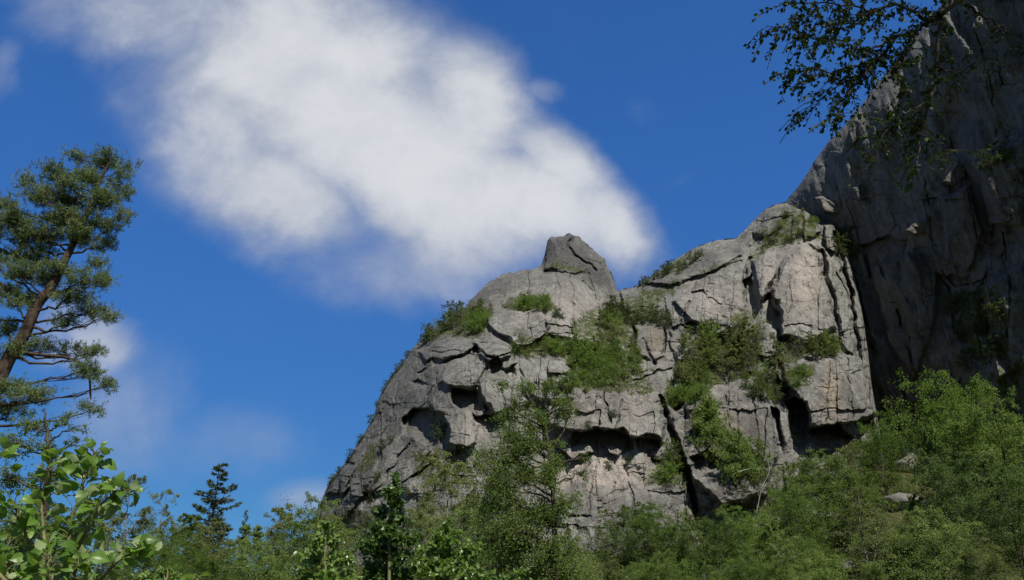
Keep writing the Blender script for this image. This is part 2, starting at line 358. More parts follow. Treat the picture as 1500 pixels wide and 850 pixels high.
# blocks stand proud of the face, hollows (negative) sit under overhangs: polygon, depth in m, edge softness, tilt across, tilt down
BLOCKS = [
 ([(714,463),(750,454),(790,454),(808,468),(802,490),(776,508),(756,506),(738,491),(722,485)], 3.2, 5, 0.0, .03),
 ([(692,503),(720,495),(752,503),(748,520),(722,531),(702,520)], 2.4, 4, -.03, .02),
 ([(606,516),(660,494),(695,489),(701,508),(690,516),(650,526),(625,530)], 2.6, 7, 0, .03),
 ([(716,552),(740,538),(750,560),(748,600),(728,608),(706,590),(702,565)], 2.2, 5, -.02, .01),
 ([(672,600),(690,598),(702,622),(698,650),(672,655),(656,650),(656,618)], 2.0, 5, -.02, .02),
 ([(655,530),(690,520),(714,536),(700,566),(668,566),(640,560)], 1.4, 6, -.02, .02),
 ([(803,527),(832,527),(834,546),(803,546)], 1.5, 2, 0, 0),
 ([(760,525),(800,520),(834,555),(840,585),(800,590),(765,570)], 1.0, 5, 0, .02),
 ([(740,412),(790,398),(850,410),(880,450),(905,500),(880,520),(840,500),(800,490),(800,455),(735,450)], 1.2, 6, 0, .01),
 ([(798,375),(803,350),(835,344),(830,362),(842,376),(862,388),(866,398),(820,396),(796,394)], 1.5, 4, -.03, 0),
 ([(1136,547),(1175,522),(1230,516),(1260,527),(1272,560),(1284,606),(1256,619),(1186,626),(1181,590),(1150,565)], 4.2, 5, 0, .015),
 ([(1040,572),(1100,556),(1130,580),(1138,600),(1142,650),(1122,725),(1060,742),(1012,700),(976,612)], 3.4, 8, 0, .01),
 ([(800,560),(870,573),(920,566),(960,576),(976,622),(971,648),(930,642),(880,629),(842,634),(800,620)], 3.6, 5, 0, .02),
 ([(1128,440),(1140,395),(1152,378),(1175,358),(1196,365),(1211,420),(1226,482),(1190,502),(1142,492),(1143,462)], 4.0, 9, -.02, .01),
 ([(1103,382),(1120,368),(1136,372),(1139,392),(1126,425),(1117,442),(1106,412)], 3.0, 6, -.02, .01),
 ([(1186,354),(1211,364),(1223,402),(1246,472),(1254,528),(1232,502),(1216,432),(1202,372)], 1.6, 4, 0, 0),
 ([(985,442),(1040,402),(1086,389),(1092,432),(1091,470),(1050,491),(1012,470)], 2.2, 4, -.01, .015),
 ([(940,416),(1000,385),(1050,366),(1086,357),(1087,376),(1040,398),(988,418)], 2.0, 5, 0, .03),
 ([(1204,331),(1222,326),(1228,347),(1222,367),(1210,362)], 3.0, 3, -.02, 0),
 ([(1174,316),(1195,318),(1201,341),(1181,352)], 1.4, 4, -.02, 0),
 ([(1100,340),(1130,312),(1150,305),(1148,330),(1120,352)], 1.6, 5, -.03, 0),
 ([(905,430),(930,426),(952,440),(945,456),(915,456)], 1.5, 4, -.03, 0),
 ([(972,432),(1000,425),(1006,440),(998,476),(985,478),(976,456)], 1.4, 3, 0, 0),
 ([(925,475),(945,480),(970,478),(975,520),(955,530),(935,520)], 1.2, 4, -.02, 0),
 ([(980,485),(1020,490),(1045,500),(1030,528),(990,532)], 1.2, 4, 0, 0),
 ([(590,700),(640,672),(650,680),(636,720),(596,770),(588,740)], 1.6, 4, 0, 0),
 ([(500,690),(540,640),(560,650),(548,700),(510,760),(490,760)], 1.5, 7, -.02, 0),
 # hollows
 ([(590,634),(590,612),(606,599),(626,597),(649,609),(657,625),(656,652),(642,662),(625,656),(606,640)], -6.0, 5, 0, .07),
 ([(664,568),(698,570),(702,600),(693,614),(673,602),(664,587)], -5.0, 4, 0, .06),
 ([(690,606),(720,610),(738,625),(716,642),(696,638)], -3.6, 4, 0, .06),
 ([(715,524),(729,521),(736,538),(756,534),(753,556),(736,561),(720,551)], -4.2, 3, 0, .05),
 ([(596,570),(610,554),(627,562),(620,572)], -2.6, 4, 0, .06),
 ([(466,747),(480,724),(513,716),(500,740),(485,754)], -3.5, 5, 0, .06),
 ([(520,735),(540,722),(545,735),(528,748)], -2, 4, 0, .06),
 ([(824,667),(838,637),(855,631),(876,624),(882,632),(916,627),(927,645),(926,656),(906,668),(892,682),(868,673),(850,688),(830,680)], -5.2, 5, 0, .07),
 ([(930,645),(945,635),(966,640),(973,650),(956,660),(951,682),(935,672)], -3.4, 4, 0, .06),
 ([(826,657),(862,648),(870,664),(836,674)], 3.0, 3, 0, .05),
 ([(884,650),(914,655),(906,670),(890,666)], 2.6, 3, 0, .05),
 ([(948,687),(957,671),(971,675),(961,687)], -2.4, 3, 0, .06),
 ([(998,474),(1020,471),(1047,486),(1030,489),(1012,486)], -3.0, 3, 0, .1),
 ([(1010,426),(1030,424),(1036,430),(1015,434)], -2.2, 2.5, 0, .1),
 ([(1184,626),(1226,618),(1247,640),(1241,654),(1195,656),(1184,642)], -7.0, 4, 0, .05),
 ([(1250,620),(1277,614),(1283,632),(1263,642)], -4.0, 4, 0, .05),
 ([(1154,583),(1176,580),(1181,600),(1186,650),(1176,672),(1160,650)], -9.0, 4, 0, .02),
 ([(1129,597),(1138,597),(1149,650),(1146,670),(1135,662)], -7.0, 2.5, 0, 0),
 ([(1012,668),(1040,658),(1062,680),(1056,702),(1018,702)], -5.0, 5, 0, .03),
 ([(1088,412),(1100,400),(1109,430),(1119,466),(1104,474),(1091,468)], -5.0, 4, 0, 0),
 ([(1116,440),(1126,428),(1142,438),(1146,460),(1140,478),(1118,472)], -4.0, 4, 0, .02),
 ([(985,590),(1000,584),(1012,612),(1006,640),(992,625)], -3.0, 4, 0, .02),
]
CRACKS = [([(1203,368),(1210,402),(1222,442),(1228,482)],3.5,3.2),([(1224,342),(1233,382),(1246,432),(1254,482),(1259,530)],4.5,5.0),
 ([(1100,378),(1090,400),(1091,442)],3,2.5),([(966,585),(980,620),(990,647),(1004,682),(1022,750)],4.5,6.0),
 ([(924,466),(930,500),(936,525)],2.4,3.5),([(612,545),(650,531),(692,513),(722,522)],2.4,2.2),([(588,706),(612,695),(636,679),(641,674)],2.4,2.4),
 ([(835,400),(839,430),(843,482)],1.2,.9),([(817,402),(818,440),(816,470)],1.0,.7),([(839,344),(832,360),(845,376),(862,386),(872,398)],2.2,1.8),
 ([(788,488),(842,489)],1.1,.8),([(1145,470),(1140,520),(1150,565),(1156,590)],3.5,3.5),([(1011,440),(1003,457),(998,477)],1.8,1.8),
 ([(970,478),(976,500),(973,514)],2,2.2),([(945,500),(950,520),(962,534)],3,1.8),([(884,574),(888,600),(893,622)],1.6,1.2),
 ([(911,585),(906,612),(900,628)],1.4,1.0),([(700,560),(712,540),(718,524)],1.4,1.0),([(710,590),(722,598),(726,612)],1.4,1.0),
 ([(855,412),(875,440),(900,470)],1.4,.9),([(862,400),(870,430),(884,470)],1.2,.8),([(1160,398),(1158,430),(1156,462)],1.0,.6),
 ([(640,545),(625,590),(612,600)],1.5,1.0),([(560,600),(540,650),(520,690),(500,730)],1.8,1.2),([(585,560),(570,620),(548,660)],1.6,.9),
 ([(600,650),(570,690),(545,735)],2.2,1.6),([(630,660),(606,700)],1.6,1.0),([(1010,560),(1016,600),(1020,640)],1.5,1.0),
 ([(1062,582),(1068,630),(1064,680)],1.3,.8),([(1100,565),(1108,610),(1112,660)],1.3,.8),([(1215,530),(1212,580),(1210,618)],1.1,.7),
 ([(1240,525),(1246,570),(1250,615)],1.3,.9),([(870,690),(864,720),(866,750)],1.2,.7),([(915,680),(925,720),(928,760)],1.4,.9),
 ([(1000,690),(1012,720),(1020,760)],3,3.0),([(1228,400),(1242,440),(1250,485)],1.5,1.2),([(830,754),(866,758)],2.4,1.6),([(1036,400),(1060,390),(1086,384)],1.5,1.0),
 ([(905,425),(915,455),(922,475)],3,3.0),([(930,560),(960,545),(985,540)],2,1.2),([(1140,395),(1132,420),(1122,440)],2,1.8),([(1155,380),(1140,405),(1130,430)],1.4,1.2)]
def feature_disp(u, v, blocks, cracks, warp=1.0, ck=1.0):
    d = np.zeros(u.shape)
    uw = u + warp*3.4*fbm(u/26, v/26, 31, 4) + 1.2*chisel(u/9, v/9, 32); vw = v + warp*3.4*fbm(u/26, v/26, 41, 4) + 2.2*chisel(u/12, v/12, 42)
    for poly, h, edge, gu, gv in blocks:
        m = box_of(u, v, poly, edge + 10)
        uu, vv = uw[m], vw[m]; s = sdf(uu, vv, poly); pc = np.mean(poly, 0)
        pv = np.array(poly)[:, 1]; low = np.clip((vv - pv.min())/(np.ptp(pv) + 1e-6), 0, 1)
        if h > 0:
            amp = np.maximum(h + gu*(uu - pc[0]) + gv*(vv - pc[1]), 0.15*h)
            d[m] -= amp*sstep(s, -edge*.35, edge*.65)
        else:                          # sharp roof, floor running out to the face below
            amp = -h*.82*(1.2 - 1.05*low)
            e2 = edge*(0.7 + 3.2*low**1.5)
            d[m] += amp*sstep(s, -e2*.35, e2*.65)
    for pts, w, dep in cracks:
        m = box_of(u, v, pts, 4*w + 8)
        r = seg_dist(uw[m], vw[m], pts)
        d[m] += dep*np.clip(1.15 - r/(w*1.1), 0, 1)*(.75 + .5*perlin(u[m]/17, v[m]/17, 91))*ck*(1 if ck == 1 else sstep(fbm(u[m]/40, v[m]/40, 93, 2), -.35, .25))
    return d
def chisel(x, y, seed):
    """flat triangular planes that meet in crisp edges: random heights on a skewed lattice, joined straight"""
    k = (x + y)*0.36602540; xs = x + k; ys = y + k
    ix = np.floor(xs); iy = np.floor(ys); fx = xs - ix; fy = ys - iy
    h = lambda a, b: _hash(ix + a, iy + b, seed)/0x7fffffff*2 - 1
    h0 = h(0, 0); h2 = h(1, 1); lo = fx > fy
    h1 = np.where(lo, h(1, 0), h(0, 1)); p = np.maximum(fx, fy); q = np.minimum(fx, fy)
    return h0*(1 - p) + h1*(p - q) + h2*q
def slabs(x, y, seed, tilt=.7):
    """upright blocks between straight joints: courses of uneven height, each split at its own places"""
    j0 = np.floor(y); fy = y - j0
    cut = 0.5 + 0.35*(_hash(j0, j0*0 + 5, seed)/0x7fffffff*2 - 1)
    j = j0*2 + (fy > cut); fv = np.where(fy > cut, (fy - cut)/(1 - cut), fy/cut)
    xx = x*(0.75 + 0.6*_hash(j, j*0 + 1, seed)/0x7fffffff) + 7.3*_hash(j, j*0 + 2, seed)/0x7fffffff
    i = np.floor(xx); fu = xx - i
    r = lambda k: _hash(i, j, seed + k*31)/0x7fffffff*2 - 1
    e = np.minimum(np.minimum(fu, 1 - fu), 1.0)
    ev = np.minimum(fv, 1 - fv)
    return r(3) + tilt*(r(4)*(fu - .5) + .8*r(5)*(fv - .5)), e, ev, r(6)
def rock_detail(u, v, seed, scale=1.0, shear=0.0, joints=1.0):
    us = u + shear*v
    wu = us + 5*fbm(u/70, v/90, seed + 1, 2) + 1.6*fbm(u/14, v/14, seed + 11, 3); wv = v + 9*fbm(u/60, v/60, seed + 2, 3) + 1.6*fbm(u/14, v/14, seed + 12, 3)
    rough = sstep(fbm(u/60, v/50, seed + 6, 3), -0.25, 0.5)
    d = 1.5*chisel(wu/62 + wv/210, wv/92 - wu/170, seed + 50) + (.55 + .55*rough)*chisel(wu/26 + 9.1 + wv/110, wv/40 - wu/80, seed + 51) + (.10 + .34*rough)*chisel(wu/11 - wv/50, wv/15 + 3.7, seed + 52) + (.03 + .12*rough)*chisel(wu/5 + wv/31, wv/6.5, seed + 53)
    a, e, ev, q = slabs(wu/52, wv/120, seed + 60); b, e2, ev2, q2 = slabs(wu/21 + 4.4, wv/46 + 2.2, seed + 61)
    c, e3, ev3, q3 = slabs(wu/8.5 + 1.4, wv/15 + 7.2, seed + 62)
    d += joints*(0.6*a + (.06 + .42*rough)*b + (.02 + .19*rough)*c)
    d += joints*(.36*np.exp(-(e*52/1.1)**2)*sstep(q, .2, .9) + .20*np.exp(-(ev*60/1.4)**2)*sstep(-q, .2, .8) + .3*np.exp(-(e2*21/1.2)**2)*rough*sstep(q2, -.1, .6) + .16*np.exp(-(ev2*23/1.1)**2)*rough*sstep(-q2, 0, .6))
    d += 0.30*fbm(u/58, v/95, seed + 7, 3) + 0.10*fbm(u/9, v/13, seed + 9, 3)*(0.5 + rough) + 0.05*fbm(u/3, v/4, seed + 8, 2)*(0.5 + rough)
    return scale*d
def edge_roll(u, v, out, w, A):
    e = np.full(u.shape, 99.0); m = np.ones(u.shape, bool)
    e = seg_dist(u, v, out)
    q = 1 - np.clip(e/w, 0, 1)
    return A*(1 - np.sqrt(np.clip(1 - q*q*0.98, 0, 1)))
OUTP = np.array(OUT, float)
def mtn_y(u, v):
    u = np.asarray(u, float); v = np.asarray(v, float)
    y = BASE(u, v)
    wv = 26 - 12*np.exp(-((u - 845)/50)**2)
    y = y + edge_roll(u, v, OUT, 22, 5.0)
    y = y + rock_detail(u, v, 100, 1.0, 0.0)*np.where((u > 790) & (u < 905) & (v < 400), 0.6, 1.0)
    return y + feature_disp(u, v, BLOCKS, CRACKS)
def blob(u, v, cx, cy, rx, ry): return np.exp(-((u - cx)/rx)**2 - ((v - cy)/ry)**2)
VEG = [[(610,506),(650,468),(688,446),(716,452),(712,488),(690,500),(650,494)],[(790,392),(830,384),(868,398),(840,404),(800,398)],
 [(735,440),(760,430),(800,430),(826,452),(820,464),(790,456),(735,456)],[(755,500),(800,488),(850,500),(850,522),(780,522)],
 [(835,470),(890,440),(935,470),(945,540),(960,580),(900,578),(840,572),(826,520)],[(900,440),(960,420),(1000,400),(1000,420),(960,450),(985,470),(940,478),(905,476)],
 [(1100,372),(1150,310),(1205,318),(1200,330),(1205,356),(1180,352),(1130,368),(1105,384)],[(975,560),(1000,520),(1060,500),(1130,520),(1230,490),(1236,516),(1180,524),(1140,552),(1100,556),(1040,572),(1000,600),(968,590)],
 [(1140,545),(1190,522),(1195,550),(1175,570),(1150,572)],[(600,665),(650,656),(700,650),(690,720),(650,700),(620,720)],[(985,640),(1004,650),(1012,700),(1000,730),(975,690)],
 [(950,408),(985,386),(1010,368),(1010,384),(970,412)],[(800,556),(850,568),(835,582),(790,575)],[(520,690),(545,650),(560,660),(535,700)],[(535,720),(560,706),(560,730),(540,750)],[(1016,396),(1090,378),(1090,386),(1030,402)],
 [(1150,680),(1190,660),(1240,650),(1290,640),(1310,800),(1150,800)],[(1000,740),(1060,742),(1150,720),(1160,800),(990,800)],[(470,756),(520,748),(600,770),(640,800),(470,800)]]
def build_sheet(name, us, out, vbot, rows, yfun, mats, attrs_fun, back, jag=1.6):
    out = np.array(out, float)
    vt = np.interp(us, out[:, 0], out[:, 1]) + jag*fbm(us/9, us*0 + 3.3, 77, 3)
    s = np.linspace(0, 1, rows)**1.0
    V = vt[None] + (vbot - vt)[None]*s[:, None]; U = np.broadcast_to(us[None], V.shape)
    Y = yfun(U, V); pts = P(U, V, Y)
    A = attrs_fun(U, V)
    # the far side: the top edge carried back and down so that the rock is a solid mass
    rowsb = []
    for dy, dz in back:
        q = pts[0].copy(); q[:, 1] += dy; q[:, 2] = np.maximum(q[:, 2] + dz, -8); rowsb.insert(0, q)
    nb = len(rowsb)
    allp = np.concatenate([np.array(rowsb), pts], 0)
    ats = {k: np.concatenate([np.repeat(a[:1]*0, nb, 0), a], 0).ravel() for k, a in A.items()}
    nr, nc = allp.shape[:2]
    i, j = np.meshgrid(np.arange(nc - 1), np.arange(nr - 1)); k = (j*nc + i).ravel()
    q = np.stack([k, k + nc, k + nc + 1, k + 1], -1)
    me = make_mesh(name, allp.reshape(-1, 3), q.ravel(), np.arange(len(q))*4, mats, attrs=ats)
    return link(name, me), pts, A
def mtn_attrs(u, v):
    vg = np.zeros(u.shape)
    for p in VEG:
        m = box_of(u, v, p, 14); s = sdf(u[m] + 6*fbm(u[m]/14, v[m]/14, 61, 3), v[m] + 6*fbm(u[m]/14, v[m]/14, 62, 3), p)
        vg[m] = np.maximum(vg[m], sstep(s, -7, 7)*0.56)
    pale = blob(u,v,1180,410,24,55) + 1.3*blob(u,v,880,692,62,26) + .6*blob(u,v,1125,400,14,35) + .5*blob(u,v,690,630,22,26) + .5*blob(u,v,860,600,35,25) + .5*blob(u,v,930,600,20,40) + .5*blob(u,v,1040,440,40,30)+ .4*blob(u,v,1070,620,20,40) + .45*blob(u,v,820,450,60,30)
    och = blob(u,v,1216,585,13,45) + .9*blob(u,v,818,690,14,22) + .8*blob(u,v,1232,640,10,20) + .5*blob(u,v,960,500,12,30) + .35*blob(u,v,1168,610,8,40)
    st = blob(u,v,1020,625,34,40) + .8*blob(u,v,845,590,30,14) + .8*blob(u,v,1050,720,40,30) + .55*blob(u,v,880,735,60,26) + .9*blob(u,v,1095,640,42,70) + .6*blob(u,v,900,600,60,22) + .6*blob(u,v,1255,585,14,40) + .5*blob(u,v,640,560,60,30) + .7*blob(u,v,600,620,40,60)*.6 + .7*blob(u,v,730,440,50,20) + .6*blob(u,v,850,370,40,25)  # real stains, plus shade of the upper slope and horn painted by the last two
    shd = np.zeros(u.shape)  # horn, upper slope and left flank: their shade painted as darker grey
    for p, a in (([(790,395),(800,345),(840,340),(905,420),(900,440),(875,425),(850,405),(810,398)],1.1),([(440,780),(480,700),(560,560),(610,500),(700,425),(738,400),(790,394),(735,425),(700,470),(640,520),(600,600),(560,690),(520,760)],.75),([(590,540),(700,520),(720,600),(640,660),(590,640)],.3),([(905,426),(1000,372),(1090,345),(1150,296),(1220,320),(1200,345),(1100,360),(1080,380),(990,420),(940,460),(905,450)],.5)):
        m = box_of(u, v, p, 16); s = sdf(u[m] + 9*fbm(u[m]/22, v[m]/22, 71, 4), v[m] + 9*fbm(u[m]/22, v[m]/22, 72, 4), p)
        shd[m] = np.maximum(shd[m], sstep(s, -9, 12)*a)
    return {'face_shade': shd, 'veg': vg, 'pale': np.clip(pale*1.15, 0, 1), 'ochre': np.clip(och, 0, 1), 'stain_shade': np.clip(st, 0, 1)}
US = np.unique(np.concatenate([np.arange(438, 1312.5, 1.1), np.arange(785, 810, 0.35), np.arange(884, 908, 0.4), np.arange(1222, 1290, 0.5), np.arange(438, 480, 0.6)]))
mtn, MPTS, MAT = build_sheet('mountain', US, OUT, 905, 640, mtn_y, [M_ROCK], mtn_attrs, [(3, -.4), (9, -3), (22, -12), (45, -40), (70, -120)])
tag(mtn, 'grey granite mountain with a horn shaped summit, overhangs and green ledges', 'mountain', kind='structure')

WN = np.array([-0.94, -0.35, 0.0]); WP0 = np.array([69.0, 150.0, 43.0])
W_OUT = [(1128,330),(1150,297),(1165,278),(1180,258),(1200,226),(1215,206),(1232,190),(1250,168),(1270,143),(1290,116),(1310,92),(1330,70),(1350,44),(1370,18),(1390,-4),(1430,-60),(1500,-150),(1600,-300),(1700,-420)]
W_BLOCKS = [
 ([(1378,268),(1402,238),(1412,250),(1418,276),(1400,270)], 2.2, 3, -.22, 0),
 ([(1325,338),(1345,322),(1366,324),(1364,338),(1340,346)], 1.8, 3, -.2, 0),
 ([(1192,288),(1215,292),(1236,312),(1246,312),(1240,322),(1205,308)], 1.6, 3, -.2, 0),
 ([(1250,275),(1262,270),(1262,296),(1255,290)], 1.3, 2, -.2, 0),
 ([(1244,190),(1252,180),(1256,205),(1250,214)], 1.3, 2, -.2, 0),
 ([(1262,360),(1300,345),(1330,352),(1326,420),(1296,400),(1270,420)], -2.5, 4, 0, .03),
 ([(1275,390),(1330,372),(1362,400),(1370,470),(1340,560),(1300,500)], 2.2, 6, -.04, 0),
 ([(1380,290),(1420,270),(1440,340),(1420,400),(1385,380)], 2.4, 6, -.04, 0),
 ([(1430,240),(1470,210),(1500,260),(1500,330),(1450,330)], 2.0, 6, -.04, 0),
 ([(1370,400),(1420,405),(1430,480),(1400,560),(1370,500)], -2.5, 7, 0, 0),
 ([(1440,420),(1500,380),(1520,520),(1460,560)], 2.5, 8, -.03, 0),
]
W_CRACKS = [([(1262,360),(1285,430),(1305,500),(1330,600)],2.7,2.2),([(1285,380),(1310,440),(1330,510),(1350,590)],2.1,1.8),([(1245,385),(1262,450),(1280,520),(1295,600)],3.1,3.2),
 ([(1262,372),(1270,356),(1300,348),(1312,330)],1.3,1.0),([(1355,260),(1362,330),(1372,400),(1388,420)],1.3,1.0),([(1412,240),(1420,290),(1432,350)],1.5,1.2),
 ([(1436,250),(1444,220),(1476,200),(1490,180)],1.5,1.2),([(1380,395),(1400,420),(1440,410),(1470,370)],1.5,1.4),([(1455,330),(1452,380),(1440,420)],2.1,1.4),
 ([(1300,130),(1320,190),(1330,260)],1.0,0.8),([(1350,60),(1380,150),(1400,230)],1.0,0.8),([(1222,250),(1232,300),(1240,340)],1.0,0.8),([(1195,250),(1230,235),(1270,190)],1.0,0.5),
 ([(1420,20),(1450,110),(1460,200)],1.3,0.9),([(1470,340),(1480,420),(1475,500)],2.1,1.4),([(1390,420),(1400,500),(1410,580)],1.5,1.4)]
W_VEG = [[(1395,430),(1440,410),(1478,440),(1480,520),(1440,540),(1405,500)],[(1435,250),(1480,215),(1490,235),(1440,262)],[(1240,345),(1262,350),(1262,385),(1246,385)],[(1290,600),(1340,580),(1420,560),(1500,520),(1500,760),(1290,760)],[(1228,212),(1280,190),(1285,200),(1240,225)]]
def wall_y(u, v):
    u = np.asarray(u, float); v = np.asarray(v, float)
    dx, dy, dz = raydir(u, v)
    tt = (WN @ (WP0 - np.array([0, 0, CAMZ])))/(WN[0]*dx + WN[1]*dy + WN[2]*dz)
    y = tt*dy
    y = y + edge_roll(u, v, W_OUT, 26, 6.0)
    y = y + rock_detail(u, v, 300, 0.85, -0.25, .55) + 1.3*fbm((u - 0.4*v)/50, v/190, 333, 3)
    return y + feature_disp(u, v, W_BLOCKS, W_CRACKS, .45, .8)
def wall_attrs(u, v):
    vg = np.zeros(u.shape)
    for p in W_VEG:
        m = box_of(u, v, p, 14); s = sdf(u[m] + 8*fbm(u[m]/14, v[m]/14, 61, 3), v[m] + 8*fbm(u[m]/14, v[m]/14, 62, 3), p)
        vg[m] = np.maximum(vg[m], sstep(s, -8, 8)*0.55)
    z = np.zeros(u.shape)
    return {'face_shade': z, 'veg': vg, 'pale': np.clip(.6*blob(u,v,1345,330,22,12) + .6*blob(u,v,1400,255,18,18) + .5*blob(u,v,1215,300,24,12), 0, 1), 'ochre': z, 'stain_shade': np.clip(.8*blob(u,v,1330,520,60,110) + .5*blob(u,v,1450,330,60,80), 0, 1)}  # sun on the facets and shade low on the wall put into the colour
WUS = np.unique(np.concatenate([np.arange(1128, 1530, 1.1), np.arange(1530, 1701, 5)]))
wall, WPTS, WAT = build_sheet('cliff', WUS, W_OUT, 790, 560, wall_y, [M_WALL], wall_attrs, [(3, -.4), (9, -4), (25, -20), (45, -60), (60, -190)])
tag(wall, 'tall dark granite wall in shade at the right of the mountain', 'cliff', kind='structure')

# nearest rock along any sight line: used to root plants on the rock itself
def rock_point(u, v):
    best = None
    for us, pts, out in ((US, MPTS, OUT), (WUS, WPTS, W_OUT)):
        if not (us[0] < u < us[-1]): continue
        c = int(np.argmin(abs(us - u)))
        o = np.array(out, float); vt = np.interp(u, o[:, 0], o[:, 1]); vb = 905 if pts is MPTS else 790
        r = (v - vt)/(vb - vt)
        if r < -0.02 or r > 1: continue
        p = pts[int(np.clip(round(r*(len(pts) - 1)), 0, len(pts) - 1)), c]
        if best is None or p[1] < best[1]: best = p
    return best
# ------------------------------------------------------------------ tree builders
def bez(p0, p1, p2, n):
    s = np.linspace(0, 1, n)[:, None]
    return (1 - s)**2*p0 + 2*s*(1 - s)*p1 + s*s*p2
def grow(seed, H, Rc, base=0.18, nl=26, nb=9, leaves=14000, ls=0.11, droop=0.5, up=0.6, r0=None, lean=(0, 0), shape=1.0, spread=0.32,
         top_pow=0.8, low_pow=0.5, stems=1, wob=0.03, gaps=0.25, lw=0.62):
    """a broadleaf tree: tapered trunk, limbs, branchlets, leaves strung along the branchlets"""
    rng = np.random.default_rng(seed)
    wood, fol = MB(), MB()
    C, D, N, TN = [], [], [], []
    r0 = r0 or H*0.014
    per = max(1, int(leaves/(stems*nl*nb)))
    for sti in range(stems):
        az0 = rng.uniform(0, 6.28); off = 0 if stems == 1 else 0.05*H
        lx, ly = lean if stems == 1 else (math.cos(az0)*Rc*.45 + lean[0], math.sin(az0)*Rc*.45 + lean[1])
        hh = H*(1 if sti == 0 else rng.uniform(.72, .95))
        s = np.linspace(0, 1, 12)
        w1, w2 = rng.uniform(0, 6.28, 2)
        trunk = np.stack([lx*s**1.3 + H*wob*np.sin(s*5 + w1)*s, ly*s**1.3 + H*wob*np.sin(s*4 + w2)*s, hh*s - 0.3*(s < .01)], -1)
        rad = r0*(1 - s)**0.85*(1 if stems == 1 else .7) + r0*0.05
        rad[0] *= 1.35
        wood.tube(trunk, rad, 8)
        for i in range(nl):
            f = base + (0.985 - base)*((i + rng.uniform(0, .8))/nl)
            az = i*2.39996 + rng.normal()*.35 + az0
            g = (f - base)/(1 - base)
            env = max(0.12, (min(1, (g + .12)/.35)**low_pow)*(1 - g)**top_pow*1.12 + 0.10)
            L = Rc*env*shape*rng.uniform(.62, 1.15)
            if rng.random() < gaps*.3: L *= .5
            p0 = np.array([np.interp(f, s, trunk[:, k]) for k in range(3)])
            out = np.array([math.cos(az), math.sin(az), 0])
            el = up*(0.55 + 0.75*g) + rng.normal()*.12
            p1 = p0 + L*.55*(out + np.array([0, 0, el*1.1])); p2 = p0 + L*out + np.array([0, 0, L*(el - droop*.45)])
            limb = bez(p0, p1, p2, 7) + rng.normal(size=(7, 3))*L*.025*np.linspace(0, 1, 7)[:, None]
            lr = np.interp(f, s, rad)*.52
            wood.tube(limb, lr*(1 - np.linspace(0, 1, 7))**.8 + lr*.08, 5)
            for j in range(nb):
                q = 0.28 + 0.72*(j + rng.random())/nb
                b0 = np.array([np.interp(q*6, np.arange(7), limb[:, k]) for k in range(3)])
                dirv = unit(out*rng.uniform(.2, 1) + rng.normal(size=3)*.75 + np.array([0, 0, .25]))
                BL = L*spread*rng.uniform(.5, 1.2)*(1.15 - .4*q) + .12*Rc*spread
                e = b0 + dirv*BL - np.array([0, 0, droop*BL*rng.uniform(.4, 1.3)])
                br = bez(b0, b0 + dirv*BL*.6, e, 5)
                wood.tube(br, lr*.30*(1 - np.linspace(0, 1, 5)*.8), 3)
                if rng.random() < gaps*.35: continue
                k = max(1, int(per*rng.uniform(.5, 1.5)))
                sq = rng.uniform(.1, 1.08, k)
                c = np.stack([np.interp(sq*4, np.arange(5), br[:, m]) for m in range(3)], -1)
                c = c + rng.normal(size=(k, 3))*BL*.17*np.array([1, 1, .8]) - np.array([0, 0, 1])*np.abs(rng.normal(size=(k, 1)))*BL*.10*droop
                C.append(c); TN.append(np.clip(rng.normal(.5, .24) + rng.normal(size=k)*.20, 0, 1))
                d = unit(rng.normal(size=(k, 3)) + np.array([0, 0, -.5*droop])); D.append(d)
    C = np.concatenate(C); D = np.concatenate(D); TN = np.concatenate(TN)
    Nn = unit(rng.normal(size=C.shape)*.75 + np.array([.1, -.45, .65]))
    leaf_quads(fol, C, D, Nn, ls*rng.uniform(.7, 1.3, len(C)), ls*lw*rng.uniform(.7, 1.2, len(C)), TN)
    return wood, fol
class Kind:                           # one kind of tree: built once, then copied thing by thing with its parts
    def __init__(s, name, cat, wood, fol, mb, mf, H, wname='trunk', fname='crown'):
        s.name, s.cat, s.H, s.wn, s.fn = name, cat, H, wname, fname
        s.wm = wood.mesh(name + '_' + wname, mb, True); s.fm = fol.mesh(name + '_' + fname, mf)
        s.proto = None
    def place(s, loc, height, label, group=None, rot=None, width=1.0, tilt=0.0):
        if s.proto is None:
            root = thing(s.name, label, s.cat, loc, group)
            w = link(s.wn, s.wm, root); f = link(s.fn, s.fm, root); s.proto = (root, w, f)
        else:
            r0, w0, f0 = s.proto
            root = r0.copy(); COL.objects.link(root)
            for ch in (w0, f0):
                c = ch.copy(); COL.objects.link(c); c.parent = root
            root['label'] = label
            if group: root['group'] = group
            elif 'group' in root: del root['group']
        k = height/s.H
        root.location = loc; root.scale = (k*width, k*width, k)
        root.rotation_euler = (tilt*random.uniform(-1, 1), tilt*random.uniform(-1, 1), random.uniform(0, 6.28) if rot is None else rot)
        return root
